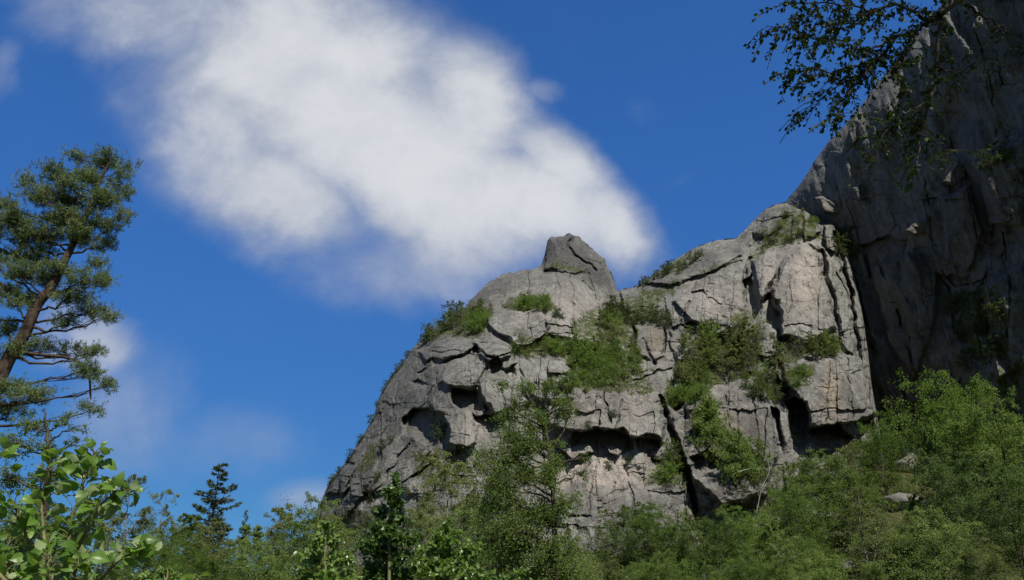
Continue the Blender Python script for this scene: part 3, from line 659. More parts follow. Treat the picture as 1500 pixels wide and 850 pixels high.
def conifer(seed, H, Rc, nw=22, ls=.16, dens=1.0, base=.1, droop=.15):
    rng = np.random.default_rng(seed); wood, fol = MB(), MB()
    s = np.linspace(0, 1, 9); wood.tube(np.stack([s*0, s*0, H*s], -1), H*.014*(1 - s) + .01, 7)
    C, D, TN = [], [], []
    for i in range(nw):
        g = (i + .5)/nw; z = H*(base + (1 - base)*g)
        for a in range(6):
            az = a*1.047 + i*.7 + rng.normal()*.25
            if rng.random() < .3: continue
            z = H*(base + (1 - base)*g) + rng.normal()*H*.02; L = Rc*((1 - g)**.8 + .07)*rng.uniform(.35, 1.25); out = np.array([math.cos(az), math.sin(az), 0])
            p0 = np.array([0, 0, z]); lb = bez(p0, p0 + out*L*.5 - np.array([0, 0, L*droop]), p0 + out*L + np.array([0, 0, L*rng.uniform(.05, .5)]), 5)
            wood.tube(lb, .012*H*(1 - g*.8)*.3*(1 - np.linspace(0, 1, 5)*.8), 4)
            k = int(26*dens*(L/Rc) + 5); q = rng.uniform(.2, 1.03, k)
            c = np.stack([np.interp(q*4, np.arange(5), lb[:, m]) for m in range(3)], -1)
            side = np.cross(out, [0, 0, 1]); sd = rng.normal(size=(k, 1))*.16*L*(1.2 - q[:, None])
            c = c + side*sd + np.array([0, 0, 1])*rng.normal(size=(k, 1))*.02*L
            C.append(np.repeat(c, 5, 0)); D.append(unit(out*.8 + np.repeat(side*np.sign(sd), 5, 0)*.6 + rng.normal(size=(k*5, 3))*.55 + np.array([0, 0, .25])))
            TN.append(np.repeat(np.clip(rng.normal(.45, .2, k), 0, 1), 5))
    C = np.concatenate(C); D = np.concatenate(D); TN = np.concatenate(TN)
    leaf_quads(fol, C + D*ls*.4, D, rand_dirs(rng, len(C)), ls, ls*.22, TN)
    return wood, fol

def px_height(u, vtop, p):             # how tall something rooted at p must be to reach the sight line through (u, vtop)
    dx, dy, dz = raydir(u, vtop); y = p[1]
    return float(CAMZ + dz/dy*y - p[2])
def on_ground(u, y, v=800):
    p = P(u, v, y); return np.array([p[0], y, float(terrain(p[0], y)) - 0.1])

# ------------------------------------------------------------------ plants growing on the rock
K_BUSH = Kind('leafy_shrub', 'shrub', *grow(21, 3.0, 1.6, .05, 12, 8, 4200, .17, .25, .8, spread=.5, stems=3, low_pow=.3, top_pow=.5, gaps=.9), M_DBARK, M_BRIGHT, 3.0, 'stem', 'foliage')
K_DBUSH = Kind('leafy_shrub', 'shrub', *grow(22, 3.0, 1.7, .05, 12, 8, 4200, .17, .3, .7, spread=.5, stems=3, low_pow=.3, top_pow=.5, gaps=.9), M_DBARK, M_DARKG, 3.0, 'stem', 'foliage')
K_LBIRCH = Kind('ledge_birch', 'birch tree', *grow(23, 6.0, 1.7, .22, 22, 7, 4200, .19, .45, .8, r0=.07, spread=.38, wob=.05, lean=(.5, .2)), M_BBARK, M_OLIVE, 6.0)
K_LBIRCH2 = Kind('ledge_birch', 'birch tree', *grow(24, 6.0, 1.9, .12, 22, 8, 5200, .19, .4, .8, r0=.07, spread=.42, wob=.05, stems=2), M_BBARK, M_BIRCH, 6.0)
K_SPARSE = Kind('sparse_birch', 'birch tree', *grow(25, 6.0, 2.3, .15, 16, 8, 2400, .17, .35, .9, r0=.065, spread=.42, wob=.06, stems=3, gaps=.6), M_BBARK, M_OLIVE, 6.0)
K_SPINE = Kind('small_pine', 'pine tree', *conifer(26, 5.0, 1.5, 12, .42, .7, .15), M_PBARK, M_SPRUCE, 5.0)
def scatter(poly, n, sizes, kinds, label, group, width=(.8, 1.25), tilt=.12, seed=0, vbias=0.0):
    rng = np.random.default_rng(seed + 500); pl = np.array(poly, float); got = 0; tries = 0
    used = []
    while got < n and tries < 4000:
        tries += 1
        u = rng.uniform(pl[:, 0].min(), pl[:, 0].max()); v = rng.uniform(pl[:, 1].min(), pl[:, 1].max())
        if not in_poly(np.array([u]), np.array([v]), poly)[0]: continue
        mind = 0.42*np.mean(sizes)
        if any(math.hypot(u - a, v - b) < mind for a, b in used) and tries < 2500: continue
        p = rock_point(u, v)
        if p is None: continue
        used.append((u, v)); got += 1
        h = rng.uniform(*sizes)*p[1]/FPX*.94
        k = kinds[int(rng.integers(len(kinds)))]
        k.place((p[0], p[1] - .1, p[2] - .25), h, label, group, float(rng.uniform(0, 6.28)), float(rng.uniform(*width)), tilt)
scatter([(607,512),(640,490),(668,470),(692,455),(706,462),(688,484),(652,496),(620,508)], 24, (20, 36), [K_LBIRCH2, K_LBIRCH, K_DBUSH, K_SPARSE], 'dark green birch in the wood along the left skyline of the mountain', 'birches on the left skyline', seed=1)
scatter([(686,498),(694,470),(716,462),(716,480),(700,496)], 7, (20, 36), [K_BUSH, K_LBIRCH], 'bright shrub right beside the dark skyline wood, left of the jutting block', 'bright shrubs beside the skyline wood', seed=2)
scatter([(760,458),(772,450),(798,450),(800,458)], 5, (18, 32), [K_BUSH], 'round shrub growing on top of the jutting block below the horn', 'shrubs on top of the jutting block', seed=3)
scatter([(800,458),(825,462),(822,470),(802,464)], 4, (9, 13), [K_DBUSH], 'low cushion of green on the crack right of the jutting block', 'cushions beside the jutting block', seed=4)
scatter([(742,452),(760,448),(760,454),(745,456)], 3, (16, 26), [K_SPARSE], 'thin twiggy birch on the left end of the jutting block', 'twiggy birches on the block end', seed=5)
scatter([(752,520),(800,506),(850,512),(850,522),(770,526)], 17, (16, 30), [K_BUSH, K_LBIRCH2, K_SPARSE], 'shrub on the narrow ledge under the jutting block', 'shrubs on the ledge under the block', seed=6)
scatter([(750,508),(770,504),(765,520),(752,522)], 3, (24, 36), [K_SPARSE], 'bare looking birch leaning on the face of the jutting block', 'bare birches before the block', seed=7)
scatter([(832,575),(838,530),(862,516),(905,520),(925,560),(900,572),(860,576)], 26, (16, 32), [K_BUSH, K_BUSH, K_LBIRCH2], 'bright green shrub in the lower part of the central gully', 'bright shrubs in the central gully', seed=8)
scatter([(862,520),(880,470),(905,470),(935,520),(940,560),(915,560)], 15, (22, 38), [K_LBIRCH, K_SPARSE, K_LBIRCH2], 'slender birch climbing the upper part of the central gully', 'birches in the central gully', seed=9)
scatter([(880,470),(900,445),(915,450),(935,470),(960,462),(985,470),(980,480),(940,480),(905,476)], 20, (12, 24), [K_DBUSH, K_DBUSH, K_LBIRCH2], 'dark shrub in the notch between the horn and the right shoulder', 'dark shrubs in the notch', seed=10)
scatter([(918,424),(940,417),(965,402),(985,392),(985,400),(950,418)], 9, (8, 18), [K_SPINE, K_DBUSH], 'tiny wind bent pine on the skyline right of the notch', 'tiny skyline pines', seed=11)
scatter([(985,396),(1020,372),(1032,376),(1010,392),(990,404)], 9, (10, 18), [K_DBUSH, K_LBIRCH2], 'small dark birch on the sloping terrace of the right shoulder', 'birches on the shoulder terrace', seed=12)
scatter([(1095,372),(1130,335),(1150,318),(1175,330),(1172,352),(1140,366),(1105,382)], 15, (9, 18), [K_DBUSH, K_SPARSE, K_SPARSE], 'low shrub on the grassy ramp above the pale pillar', 'shrubs on the grassy ramp', seed=13)
scatter([(1148,318),(1160,306),(1180,318),(1205,322),(1200,330),(1165,330)], 7, (14, 26), [K_SPARSE, K_LBIRCH2], 'leafy bush in the corner where mountain and dark wall meet at the top', 'bushes at the top corner', seed=14)
scatter([(1226,378),(1232,360),(1250,362),(1254,378)], 4, (24, 36), [K_DBUSH], 'dark bush in shade at the foot of the grassy ramp, against the wall', 'dark bushes against the wall', seed=15)
scatter([(985,566),(1010,530),(1050,520),(1100,520),(1120,545),(1080,562),(1040,572),(1000,580)], 30, (34, 70), [K_LBIRCH2, K_LBIRCH, K_LBIRCH, K_SPARSE], 'birch in the thick stand on the broad middle ledge', 'birches on the broad middle ledge', seed=16)
scatter([(1055,500),(1110,490),(1140,520),(1180,524),(1230,516),(1225,526),(1150,545),(1100,540)], 17, (34, 54), [K_SPARSE, K_LBIRCH], 'thin pale stemmed birch on the right end of the middle ledge', 'pale stemmed birches on the ledge', seed=17)
scatter([(1195,524),(1228,514),(1228,524)], 4, (34, 54), [K_LBIRCH2], 'bushy bright birch on top of the square block', 'birches on the square block', seed=18)
scatter([(1085,575),(1105,556),(1138,556),(1140,590),(1110,590)], 14, (18, 34), [K_DBUSH, K_DBUSH, K_LBIRCH2], 'dark shrub hanging over the lip above the black cleft', 'shrubs above the black cleft', seed=19)
scatter([(1146,548),(1180,540),(1190,556),(1165,570)], 6, (14, 22), [K_BUSH, K_SPARSE], 'small shrub on the left edge of the square block', 'shrubs on the square block edge', seed=20)
scatter([(968,602),(985,584),(1030,578),(1036,588),(1000,600)], 14, (16, 28), [K_BUSH], 'bright shrub on the lip above the reddish slab', 'bright shrubs above the reddish slab', seed=21)
scatter([(1020,692),(1032,676),(1050,676),(1050,696)], 4, (72, 108), [K_LBIRCH2], 'tall birch in front of the reddish slab', 'birches before the reddish slab', width=(.65, .95), seed=22)
scatter([(1064,706),(1080,690),(1112,696),(1120,714),(1080,720)], 6, (52, 100), [K_LBIRCH2, K_BUSH], 'bright birch in front of the streaked lower face', 'birches before the streaked face', width=(.65, .95), seed=23)
scatter([(1080,735),(1110,720),(1140,730),(1130,745)], 5, (26, 44), [K_SPARSE, K_DBUSH], 'twiggy shrub at the foot of the streaked lower face', 'twiggy shrubs under the streaked face', seed=24)
scatter([(966,712),(985,660),(1000,655),(1006,690),(985,716)], 8, (20, 34), [K_BUSH, K_DBUSH], 'shrub in the diagonal crack beside the overhangs', 'shrubs in the diagonal crack', seed=25)
scatter([(800,566),(835,560),(845,572),(815,580)], 5, (12, 20), [K_DBUSH], 'low heath on the lip above the big overhang', 'heath above the big overhang', seed=26)
for (u, v, sz) in ((646,645,26),(560,658,16),(552,705,14),(540,722,13),(573,650,12),(898,612,12),(892,688,14),(920,680,12),(1258,372,14),(1180,600,10),(862,628,12)):
    p = rock_point(u, v)
    if p is not None: K_DBUSH.place((p[0], p[1] - .1, p[2] - .2), sz*p[1]/FPX, 'lone tuft of green clinging to the bare rock face', 'tufts on the bare rock')
rng = np.random.default_rng(77)
for k in range(15):
    u = 478 + 128*(k + rng.random())/15; o = np.array(OUT); v = float(np.interp(u, o[:, 0], o[:, 1])) + 4
    p = rock_point(u, v)
    if p is not None: K_DBUSH.place((p[0], p[1] - .1, p[2] - .4), rng.uniform(8, 15)*p[1]/FPX, 'scrubby bush on the steep left edge of the mountain against the sky', 'scrub on the steep left edge')
for (u, v) in ((1420,540),(1440,490),(1462,520),(1410,500),(1435,455),(1468,470),(1475,235),(1455,243),(1400,460)):
    p = rock_point(u, v)
    if p is not None: K_DBUSH.place((p[0] - .3, p[1] - .2, p[2] - .3), 34*p[1]/FPX, 'dark bush clinging to the shaded granite wall', 'bushes on the shaded wall', tilt=.3)

# grass and heath on the ledges
def ledge_grass():
    mb = MB(); rng = np.random.default_rng(5)
    for pts, A, n in ((MPTS, MAT, 15000), (WPTS, WAT, 2200)):
        idx = np.argwhere(A['veg'] > .38); pick = idx[rng.integers(len(idx), size=n)]
        keep = fbm(pick[:, 1]/22.0, pick[:, 0]/22.0, 8, 3) > -0.15
        c = pts[pick[keep, 0], pick[keep, 1]]; c = np.repeat(c, 4, 0) + rng.normal(size=(len(c)*4, 3))*.14
        d = unit(rng.normal(size=c.shape)*.5 + np.array([0, -.35, .8])); L = rng.uniform(.22, .62, len(c))
        leaf_quads(mb, c + d*L[:, None]*.4, d, rand_dirs(rng, len(c)), L, L*.22, np.clip(np.repeat(rng.normal(.45, .22, len(c)//4), 4), 0, 1))
    tag(link('ledge_grass', mb.mesh('ledge_grass', M_GRASS)), 'grass and heath covering the ledges and ramps of the rock', 'grass', kind='stuff')
ledge_grass()

# ------------------------------------------------------------------ forest below the cliffs
K_B1 = Kind('birch_tree', 'birch tree', *grow(31, 8.0, 2.7, .14, 30, 10, 30000, .12, .55, .75, spread=.36, wob=.03, gaps=.65), M_BBARK, M_BIRCH, 8.0)
K_B2 = Kind('birch_tree', 'birch tree', *grow(32, 8.0, 3.1, .10, 26, 11, 31000, .12, .6, .7, spread=.40, stems=2, wob=.04, gaps=.65), M_BBARK, M_OLIVE, 8.0)
K_B3 = Kind('birch_tree', 'birch tree', *grow(33, 8.0, 3.3, .08, 24, 11, 31000, .125, .45, .75, spread=.42, stems=3, top_pow=.55, gaps=.65), M_DBARK, M_BIRCH, 8.0)
K_B4 = Kind('rowan_tree', 'tree', *grow(34, 8.0, 3.4, .06, 24, 11, 31000, .125, .35, .75, spread=.44, stems=3, top_pow=.5, gaps=.65), M_DBARK, M_BRIGHT, 8.0)
K_B5 = Kind('sparse_birch', 'birch tree', *grow(35, 8.0, 2.7, .2, 24, 9, 15000, .105, .5, .8, spread=.36, stems=2, gaps=.7, wob=.05), M_BBARK, M_OLIVE, 8.0)
K_B3D = Kind('bushy_tree', 'tree', *grow(37, 8.0, 3.2, .08, 26, 11, 30000, .125, .4, .8, spread=.40, stems=2, top_pow=.55, gaps=.6), M_DBARK, M_ALDER2, 8.0)
K_U = Kind('undergrowth_shrub', 'shrub', *grow(36, 2.4, 1.7, .03, 14, 9, 11000, .12, .3, .7, spread=.5, stems=4, low_pow=.25, top_pow=.4), M_DBARK, M_BIRCH, 2.4, 'stem', 'foliage')
def tree(k, u, vtop, y, label, group=None, width=1.0, lean=0.03, ub=None):
    p = on_ground(u if ub is None else ub, y)
    return k.place(tuple(p), px_height(u, vtop, p)*.93, label, group, width=width, tilt=lean)
# left background row
for (k, u, vt, y, w, lb) in (
 (K_B5, 205, 700, 52, .9, 'loose grey green birch rising behind the broad leaved sapling'),
 (K_B5, 240, 722, 60, .9, 'thin airy birch between the sapling and the small spruce'),
 (K_B1, 268, 765, 60, 1.0, 'rounded birch just left of the small spruce'),
 (K_B2, 318, 778, 52, 1.3, 'broad birch standing directly under the small spruce'),
 (K_B1, 362, 782, 55, 1.2, 'green birch right of the small spruce'),
 (K_B5, 398, 752, 62, 1.0, 'thin birch midway between the small spruce and the mountain'),
 (K_B2, 432, 752, 62, 1.2, 'olive birch near the left foot of the mountain'),
 (K_B3, 470, 748, 60, 1.2, 'bushy birch touching the left foot of the mountain'),
 (K_B3, 225, 790, 40, 1.2, 'low birch crown behind the sapling tips'),
 (K_B4, 300, 812, 36, 1.2, 'fresh green tree crown at the bottom edge under the spruce'),
 (K_B3, 385, 806, 38, 1.3, 'dense crown at the bottom edge left of the aspens'),
 (K_B2, 150, 770, 46, 1.2, 'olive crown filling the gap behind the sapling stem'),
 (K_B3, 60, 760, 50, 1.4, 'dense crown under the old pine'),
 (K_B2, 5, 735, 48, 1.3, 'olive crown at the left picture edge below the pine')):
    tree(k, u, vt - 20, y, lb, width=w)
K_SP = Kind('spruce_tree', 'conifer', *conifer(41, 12.0, 2.6, 22, .34, 1.1, .12, .1), M_PBARK, M_SPRUCE, 12.0)
tree(K_SP, 322, 664, 72, 'small blue green conifer standing alone against the sky', width=1.35, ub=306)
tree(K_SP, 356, 738, 76, 'narrow conifer tip right behind the lone conifer', width=.55)
# forest at the foot of the cliffs
for (k, u, vt, y, w, lb) in (
 (K_B2, 655, 650, 58, .95, 'olive birch left of the tall twisted birch, before the rock'),
 (K_B2, 610, 735, 52, 1.1, 'olive birch crown between the dark aspen and the rock slab'),
 (K_B5, 700, 665, 55, 1.0, 'thin olive birch close behind the tall twisted birch'),
 (K_B1, 735, 690, 44, 1.2, 'leafy birch crowding the tall twisted birch on its left'),
 (K_B2, 850, 772, 66, 1.1, 'birch under the pale pink face right of the twisted trunk'),
 (K_B5, 880, 738, 78, 1.1, 'thin pale birch before the pink rock face'),
 (K_B3D, 925, 735, 74, 1.2, 'birch standing below the small overhangs'),
 (K_B4, 965, 742, 72, 1.2, 'fresh green tree below the diagonal crack'),
 (K_B2, 1010, 765, 70, 1.1, 'olive birch at the foot of the reddish slab'),
 (K_B3D, 1050, 752, 68, 1.2, 'birch below the streaked face'),
 (K_B4, 1095, 738, 70, 1.2, 'round bright tree below the streaked face'),
 (K_B1, 1140, 752, 66, 1.2, 'birch below the black cleft'),
 (K_B4, 1165, 700, 84, 1.0, 'bright tree tucked under the black cleft'),
 (K_B3D, 1215, 662, 92, 1.2, 'wide olive green tree under the square block'),
 (K_B3, 1255, 668, 88, 1.2, 'dense tree under the right corner of the square block'),
 (K_B5, 1270, 700, 72, 1.3, 'brownish sparse tree in front of the dense trees under the block'),
 (K_B4, 1312, 606, 112, .8, 'small bright tree in the dark corner between mountain and wall'),
 (K_B2, 1404, 612, 86, .85, 'olive tree on the left flank of the big right hand crown'),
 (K_B4, 1440, 530, 84, .85, 'tallest pale topped tree against the dark wall'),
 (K_B3, 1490, 572, 76, 1.0, 'big crown at the right picture edge'),
 (K_B3D, 1425, 652, 62, 1.0, 'leafy crown in front of the tallest tree by the wall'),
 (K_B3D, 1490, 680, 52, 1.2, 'dark leafy crown low at the right picture edge'),
 (K_B1, 1352, 716, 64, .8, 'narrow birch beside the pale boulder'),
 (K_B3, 1380, 740, 50, 1.2, 'low tree crown at bottom right before the big crown'),
 (K_B2, 1440, 770, 44, 1.2, 'bushy olive crown at the bottom right'),
 (K_B2, 905, 800, 50, 1.2, 'low olive crown at the bottom edge right of the twisted trunk'),
 (K_B3, 960, 806, 46, 1.2, 'low leafy crown at the bottom edge under the overhangs'),
 (K_B1, 1030, 812, 46, 1.3, 'low crown at the bottom edge under the reddish slab'),
 (K_B4, 1090, 806, 50, 1.2, 'bright low crown at the bottom edge'),
 (K_B3, 1140, 812, 48, 1.1, 'bushy low crown at the bottom edge before the boulders'),
 (K_B3, 690, 775, 36, 1.2, 'leafy crown between the bright aspens and twisted birch'),
 (K_B2, 520, 790, 44, 1.0, 'olive crown between the two left aspens')):
    tree(k, u, vt, y, lb, width=w)
rng = np.random.default_rng(9)
for i in range(46):
    u = rng.uniform(780, 1500); y = rng.uniform(50, 100); p = on_ground(u, y)
    K_U.place(tuple(p), rng.uniform(1.2, 3.2), 'low shrub in the undergrowth between the forest trees', 'undergrowth shrubs', float(rng.uniform(0, 6.28)), float(rng.uniform(.8, 1.4)))
# ------------------------------------------------------------------ trees drawn one by one
def leaf_poly(mb, c, d, nrm, L, outline, tone, fold=.18, curl=.12):
    """leaves with an outline: two half blades folded along the midrib; outline = (along, half width) from base to tip"""
    n = len(c); L = np.broadcast_to(np.asarray(L, float), (n,))[:, None]
    b = unit(np.cross(d, nrm)); nn = unit(np.cross(b, d))
    k = len(outline)
    for sgn in (1, -1):
        vs = [c]
        for (a, w) in outline: vs.append(c + d*L*a + b*L*w*sgn + nn*L*(fold*w - curl*a*a))
        vs.append(c + d*L - nn*L*curl)
        v = np.stack(vs, 1).reshape(-1, 3); q = np.arange(n*(k + 2)).reshape(n, k + 2)
        mb.add(v, q if sgn > 0 else q[:, ::-1], np.repeat(tone, k + 2))
OVATE = [(.10, .22), (.30, .37), (.55, .31), (.80, .13)]
ROUND = [(.04, .24), (.22, .44), (.48, .45), (.72, .30), (.88, .12)]
def path_px(pts, y, seed=0, jit=.0, n=None):
    """pixels (u, v[, dy]) turned into a smooth path y metres away"""
    a = np.array([list(p) + [0]*(3 - len(p)) for p in pts], float)
    s = np.linspace(0, len(a) - 1, n or (len(a)*4)); i = np.arange(len(a))
    f = []
    for k in range(3):
        x = a[:, k]; m = np.gradient(x); i0 = np.clip(np.floor(s).astype(int), 0, len(a) - 2); q = s - i0
        f.append((2*q**3 - 3*q**2 + 1)*x[i0] + (q**3 - 2*q**2 + q)*m[i0] + (-2*q**3 + 3*q**2)*x[i0 + 1] + (q**3 - q**2)*m[i0 + 1])
    w = P(f[0], f[1], y + f[2])
    if jit: w = w + np.random.default_rng(seed).normal(size=w.shape)*jit
    return w
def finish(name, label, cat, wood, fol, mb, mf, base, wn='trunk', fn='crown', smooth_leaf=False):
    root = thing(name, label, cat, tuple(base))
    for m in (wood, fol): m.v = [v - np.array(base) for v in m.v]
    link(wn, wood.mesh(name + '_' + wn, mb, True), root); link(fn, fol.mesh(name + '_' + fn, mf, smooth_leaf), root)
    return root
def nearest_on(path, p, below=True):
    d = np.linalg.norm((path - p)*np.array([1, .4, 1]), axis=1) + (np.clip(path[:, 2] - p[2] + .2*0, 0, None)*1.5 if below else 0)
    return int(np.argmin(d))
def needle_pads(fol, wood, trunk, trad, pads, y, rng, shoot=.26, nl=.12, nw=.015, dens=1.0, thick=.75):
    for pad in pads:
        u, v, ru, rv = pad[:4]
        m = y/FPX; c = P(u, v, y + rng.normal()*ru*m*.55)
        i = nearest_on(trunk, c - np.array([0, 0, rv*m*.6])); p0 = trunk[i]
        mid = (p0 + c)/2 + np.array([0, 0, -.12*np.linalg.norm(c - p0)]) + rng.normal(size=3)*.12
        lb = bez(p0, mid, c, 9); lb[1:-1] += rng.normal(size=(7, 3))*.05
        r = min(trad[i]*.42, .055); wood.tube(lb, r*(1 - np.linspace(0, 1, 9)*.75), 6)
        nb = int(max(8, ru*rv/20*dens))
        for k in range(nb):
            e = c + rand_dirs(rng, 1)[0]*rng.random()**.6*np.array([ru*m*.95, ru*m*.8, rv*m*thick]) + np.array([0, 0, rv*m*.25])
            s0 = lb[int(rng.integers(4, 9))]
            tw = bez(s0, (s0 + e)/2 - np.array([0, 0, .10]), e, 5); wood.tube(tw, .010*(1 - np.linspace(0, 1, 5)*.7), 4)
            outw = unit(e - c + np.array([0, 0, .35*rv*m]))
            ns = int(rng.integers(5, 10)); S = e + rng.normal(size=(ns, 3))*.15*np.array([1, 1, .7])
            A = unit(outw*.7 + rng.normal(size=(ns, 3))*.55 + np.array([0, 0, .55]))
            tn = np.clip(rng.normal(.5, .22), 0, 1)
            for sv, av in zip(S, A):
                nn = 24; q = rng.random((nn, 1)); base = sv + av*shoot*(q - .4)
                d = unit(av*.75 + rand_dirs(rng, nn)*.85)
                leaf_quads(fol, base + d*nl*.5, d, rand_dirs(rng, nn), nl*rng.uniform(.8, 1.2), nw, np.clip(tn + rng.normal(size=nn)*.12, 0, 1))
# the old pine
def old_pine():
    rng = np.random.default_rng(3); Y = 26.0; wood, fol = MB(), MB()
    base = on_ground(-85, Y, 900)
    up = path_px([(-5,562),(15,521),(35,491),(54,447),(74,422),(94,383),(106,360),(126,318),(148,262),(160,238)], Y)
    low = bez(base - np.array([0, 0, .3]), (base + up[0])/2 + np.array([-.4, 0, .5]), up[0], 12)
    tr = np.concatenate([low[:-1], up]); s = np.linspace(0, 1, len(tr)); rad = .27*(1 - s)**.8 + .025
    wood.tube(tr, rad, 10)
    fork = path_px([(50,455),(40,440),(22,432),(0,415),(-25,400)], Y); wood.tube(fork, np.linspace(.10, .04, len(fork)), 7)
    low2 = path_px([(25,515),(60,520),(100,525),(128,545),(133,585)], Y); wood.tube(low2, np.linspace(.07, .03, len(low2)), 6)
    low3 = path_px([(5,548),(18,530),(25,520),(30,500)], Y); wood.tube(low3, np.linspace(.05, .02, len(low3)), 5)
    PADS = [(153,244,26,18),(182,252,13,17),(118,260,20,17),(74,256,20,20),(55,290,28,20),(94,298,36,24),(148,292,28,26),(184,285,11,13),(178,318,16,13),(138,328,22,18),
     (20,328,34,24),(64,346,42,20),(153,363,15,20),(113,355,18,15),(30,378,28,12),(123,412,32,15),(150,414,14,12),(28,402,44,16),(70,414,26,13),(99,438,34,13),(133,458,28,12),(155,465,14,9),
     (99,474,20,12),(10,427,26,13),(22,447,20,9),(64,511,28,11),(109,517,25,9),(138,517,9,7),(128,547,27,13),(158,567,18,10),(133,602,14,10),(8,486,22,16),(30,516,26,12),
     (49,582,34,14),(18,572,32,14),(14,606,34,13),(-35,350,40,30),(-45,400,40,22),(-40,450,36,18),(-45,520,40,20),(85,325,26,16),(40,268,10,10),(110,230,8,8),(160,228,12,8),(-10,380,30,16),(120,345,24,20),(95,270,22,18),(135,268,18,16),(160,335,14,14),(60,375,26,14),(85,395,24,12),(5,300,18,14),(40,440,22,12),(170,272,12,12),(100,325,26,20),(30,350,24,18),(140,388,14,10)]
    needle_pads(fol, wood, tr, rad, PADS, Y, rng)
    finish('pine_tree', 'tall crooked old pine with flat needle pads at the left picture edge', 'pine tree', wood, fol, M_PBARK, M_NEEDLE, base)
old_pine()
def leaf_pads(fol, wood, trunk, trad, pads, y, rng, leaf=.05, dens=1.0, outline=None, droop=.3, lw=.7, per=26, scat=.16, maxr=.06):
    m = y/FPX
    for pad in pads:
        u, v, ru, rv = pad[:4]; kd = pad[4] if len(pad) > 4 else 1.0
        c = P(u, v, y + rng.normal()*ru*m*.5)
        i = nearest_on(trunk, c - np.array([0, 0, rv*m*.7])); p0 = trunk[i]; dist = np.linalg.norm(c - p0)
        lb = bez(p0, (p0 + c)/2 + np.array([0, 0, .08*dist]) + rng.normal(size=3)*.1*dist, c, 9); lb[1:-1] += rng.normal(size=(7, 3))*.025*dist
        r = min(trad[i]*.5, maxr); wood.tube(lb, r*(1 - np.linspace(0, 1, 9)*.8), 6)
        for k in range(int(max(4, ru*rv/60*dens*kd))):
            s0 = lb[int(rng.integers(3, 9))]
            e = c + rand_dirs(rng, 1)[0]*rng.random()**.4*np.array([ru*m, ru*m, rv*m])
            br = bez(s0, (s0 + e)/2 + np.array([0, 0, .12*np.linalg.norm(e - s0)]), e - np.array([0, 0, droop*.25*rv*m]), 6)
            wood.tube(br, r*.28*(1 - np.linspace(0, 1, 6)*.8) + .0015, 4)
            n = int(per*rng.uniform(.5, 1.5)); q = rng.uniform(.25, 1.05, n)
            p = np.stack([np.interp(q*5, np.arange(6), br[:, a]) for a in range(3)], -1) + rng.normal(size=(n, 3))*scat*np.linalg.norm(e - s0)*.6
            p -= np.array([0, 0, 1])*np.abs(rng.normal(size=(n, 1)))*droop*.12*rv*m
            d = unit(rng.normal(size=(n, 3)) + np.array([0, 0, -.7*droop])); nr = unit(rng.normal(size=(n, 3))*.7 + np.array([.1, -.45, .65]))
            tn = np.clip(rng.normal(.5, .15) + rng.normal(size=n)*.2, 0, 1); L = leaf*rng.uniform(.7, 1.3, n)
            if outline: leaf_poly(fol, p, d, nr, L, outline, tn)
            else: leaf_quads(fol, p, d, nr, L, L*lw, tn)
def tall_birch():
    rng = np.random.default_rng(12); Y = 30.0; wood, fol = MB(), MB()
    base = on_ground(818, Y, 900)
    up = path_px([(816,830),(812,770),(811,720),(807,680),(803,650),(797,625),(782,595),(768,570),(762,550)], Y, 1, .015)
    tr = np.concatenate([bez(base - np.array([0, 0, .3]), (base + up[0])/2, up[0], 8)[:-1], up]); s = np.linspace(0, 1, len(tr)); rad = .105*(1 - s)**.7 + .014
    wood.tube(tr, rad, 9)
    for pts, r in (([(804,655),(820,640),(832,615),(840,590)], .06), ([(797,625),(770,612),(750,600),(735,575)], .05), ([(811,715),(785,700),(765,680),(750,665)], .06), ([(812,770),(790,750),(760,745)], .05), ([(806,670),(790,660),(775,640)], .05), ([(782,595),(800,575),(812,560)], .04)):
        pth = path_px(pts, Y, 3, .02); wood.tube(pth, np.linspace(r*.7, r*.25, len(pth)), 6)
    PADS = [(755,592,30,20,.8),(775,566,26,16,.8),(806,566,26,16,.6),(738,612,22,18,.8),(790,610,30,18,.7),(830,612,22,16,.6),(838,586,18,14,.5),(745,645,34,26),(785,645,30,22),(818,650,20,18,.5),
     (722,690,32,30),(760,690,36,26),(800,695,30,26),(708,735,34,32),(748,740,40,30),(795,745,36,28),(828,735,22,24,.7),(700,785,36,30),(745,795,42,34),(790,800,40,34),(838,790,26,28,.7),(770,840,60,28),(840,840,36,26),(715,836,38,26),(862,690,14,14,.3)]
    jr = np.random.default_rng(6); PADS = [(p[0], p[1], p[2], p[3]*1.25, (p[4] if len(p) > 4 else 1)*.62) for p in PADS] + [(p[0] + jr.normal()*p[2]*.7, p[1] + jr.normal()*p[3]*.9, p[2]*.7, p[3]*.8, .7) for p in PADS]
    leaf_pads(fol, wood, tr, rad, PADS, Y, rng, leaf=.075, dens=3.0, droop=.7, per=44, scat=.30)
    finish('birch_tree', 'tall twisted birch with open crown and dark trunk standing before the cliff', 'birch tree', wood, fol, M_DBARK, M_BIRCH, base)
tall_birch()
def aspen(label, Y, tr_px, pads, seed, mat, leaf=.062, dens=1.0):
    rng = np.random.default_rng(seed); wood, fol = MB(), MB()
    base = on_ground(tr_px[0][0], Y, 900)
    up = path_px(tr_px, Y, seed, .008); tr = np.concatenate([bez(base - np.array([0, 0, .2]), (base + up[0])/2, up[0], 6)[:-1], up]); s = np.linspace(0, 1, len(tr))
    rad = .026*(1 - s)**.7 + .004; wood.tube(tr, rad, 7)
    leaf_pads(fol, wood, tr, rad, pads, Y, rng, leaf=leaf, dens=dens, outline=OVATE, droop=.35, per=20, scat=.2, maxr=.012)
    finish('aspen_sapling', label, 'young tree', wood, fol, M_GREENSTEM, mat, base)
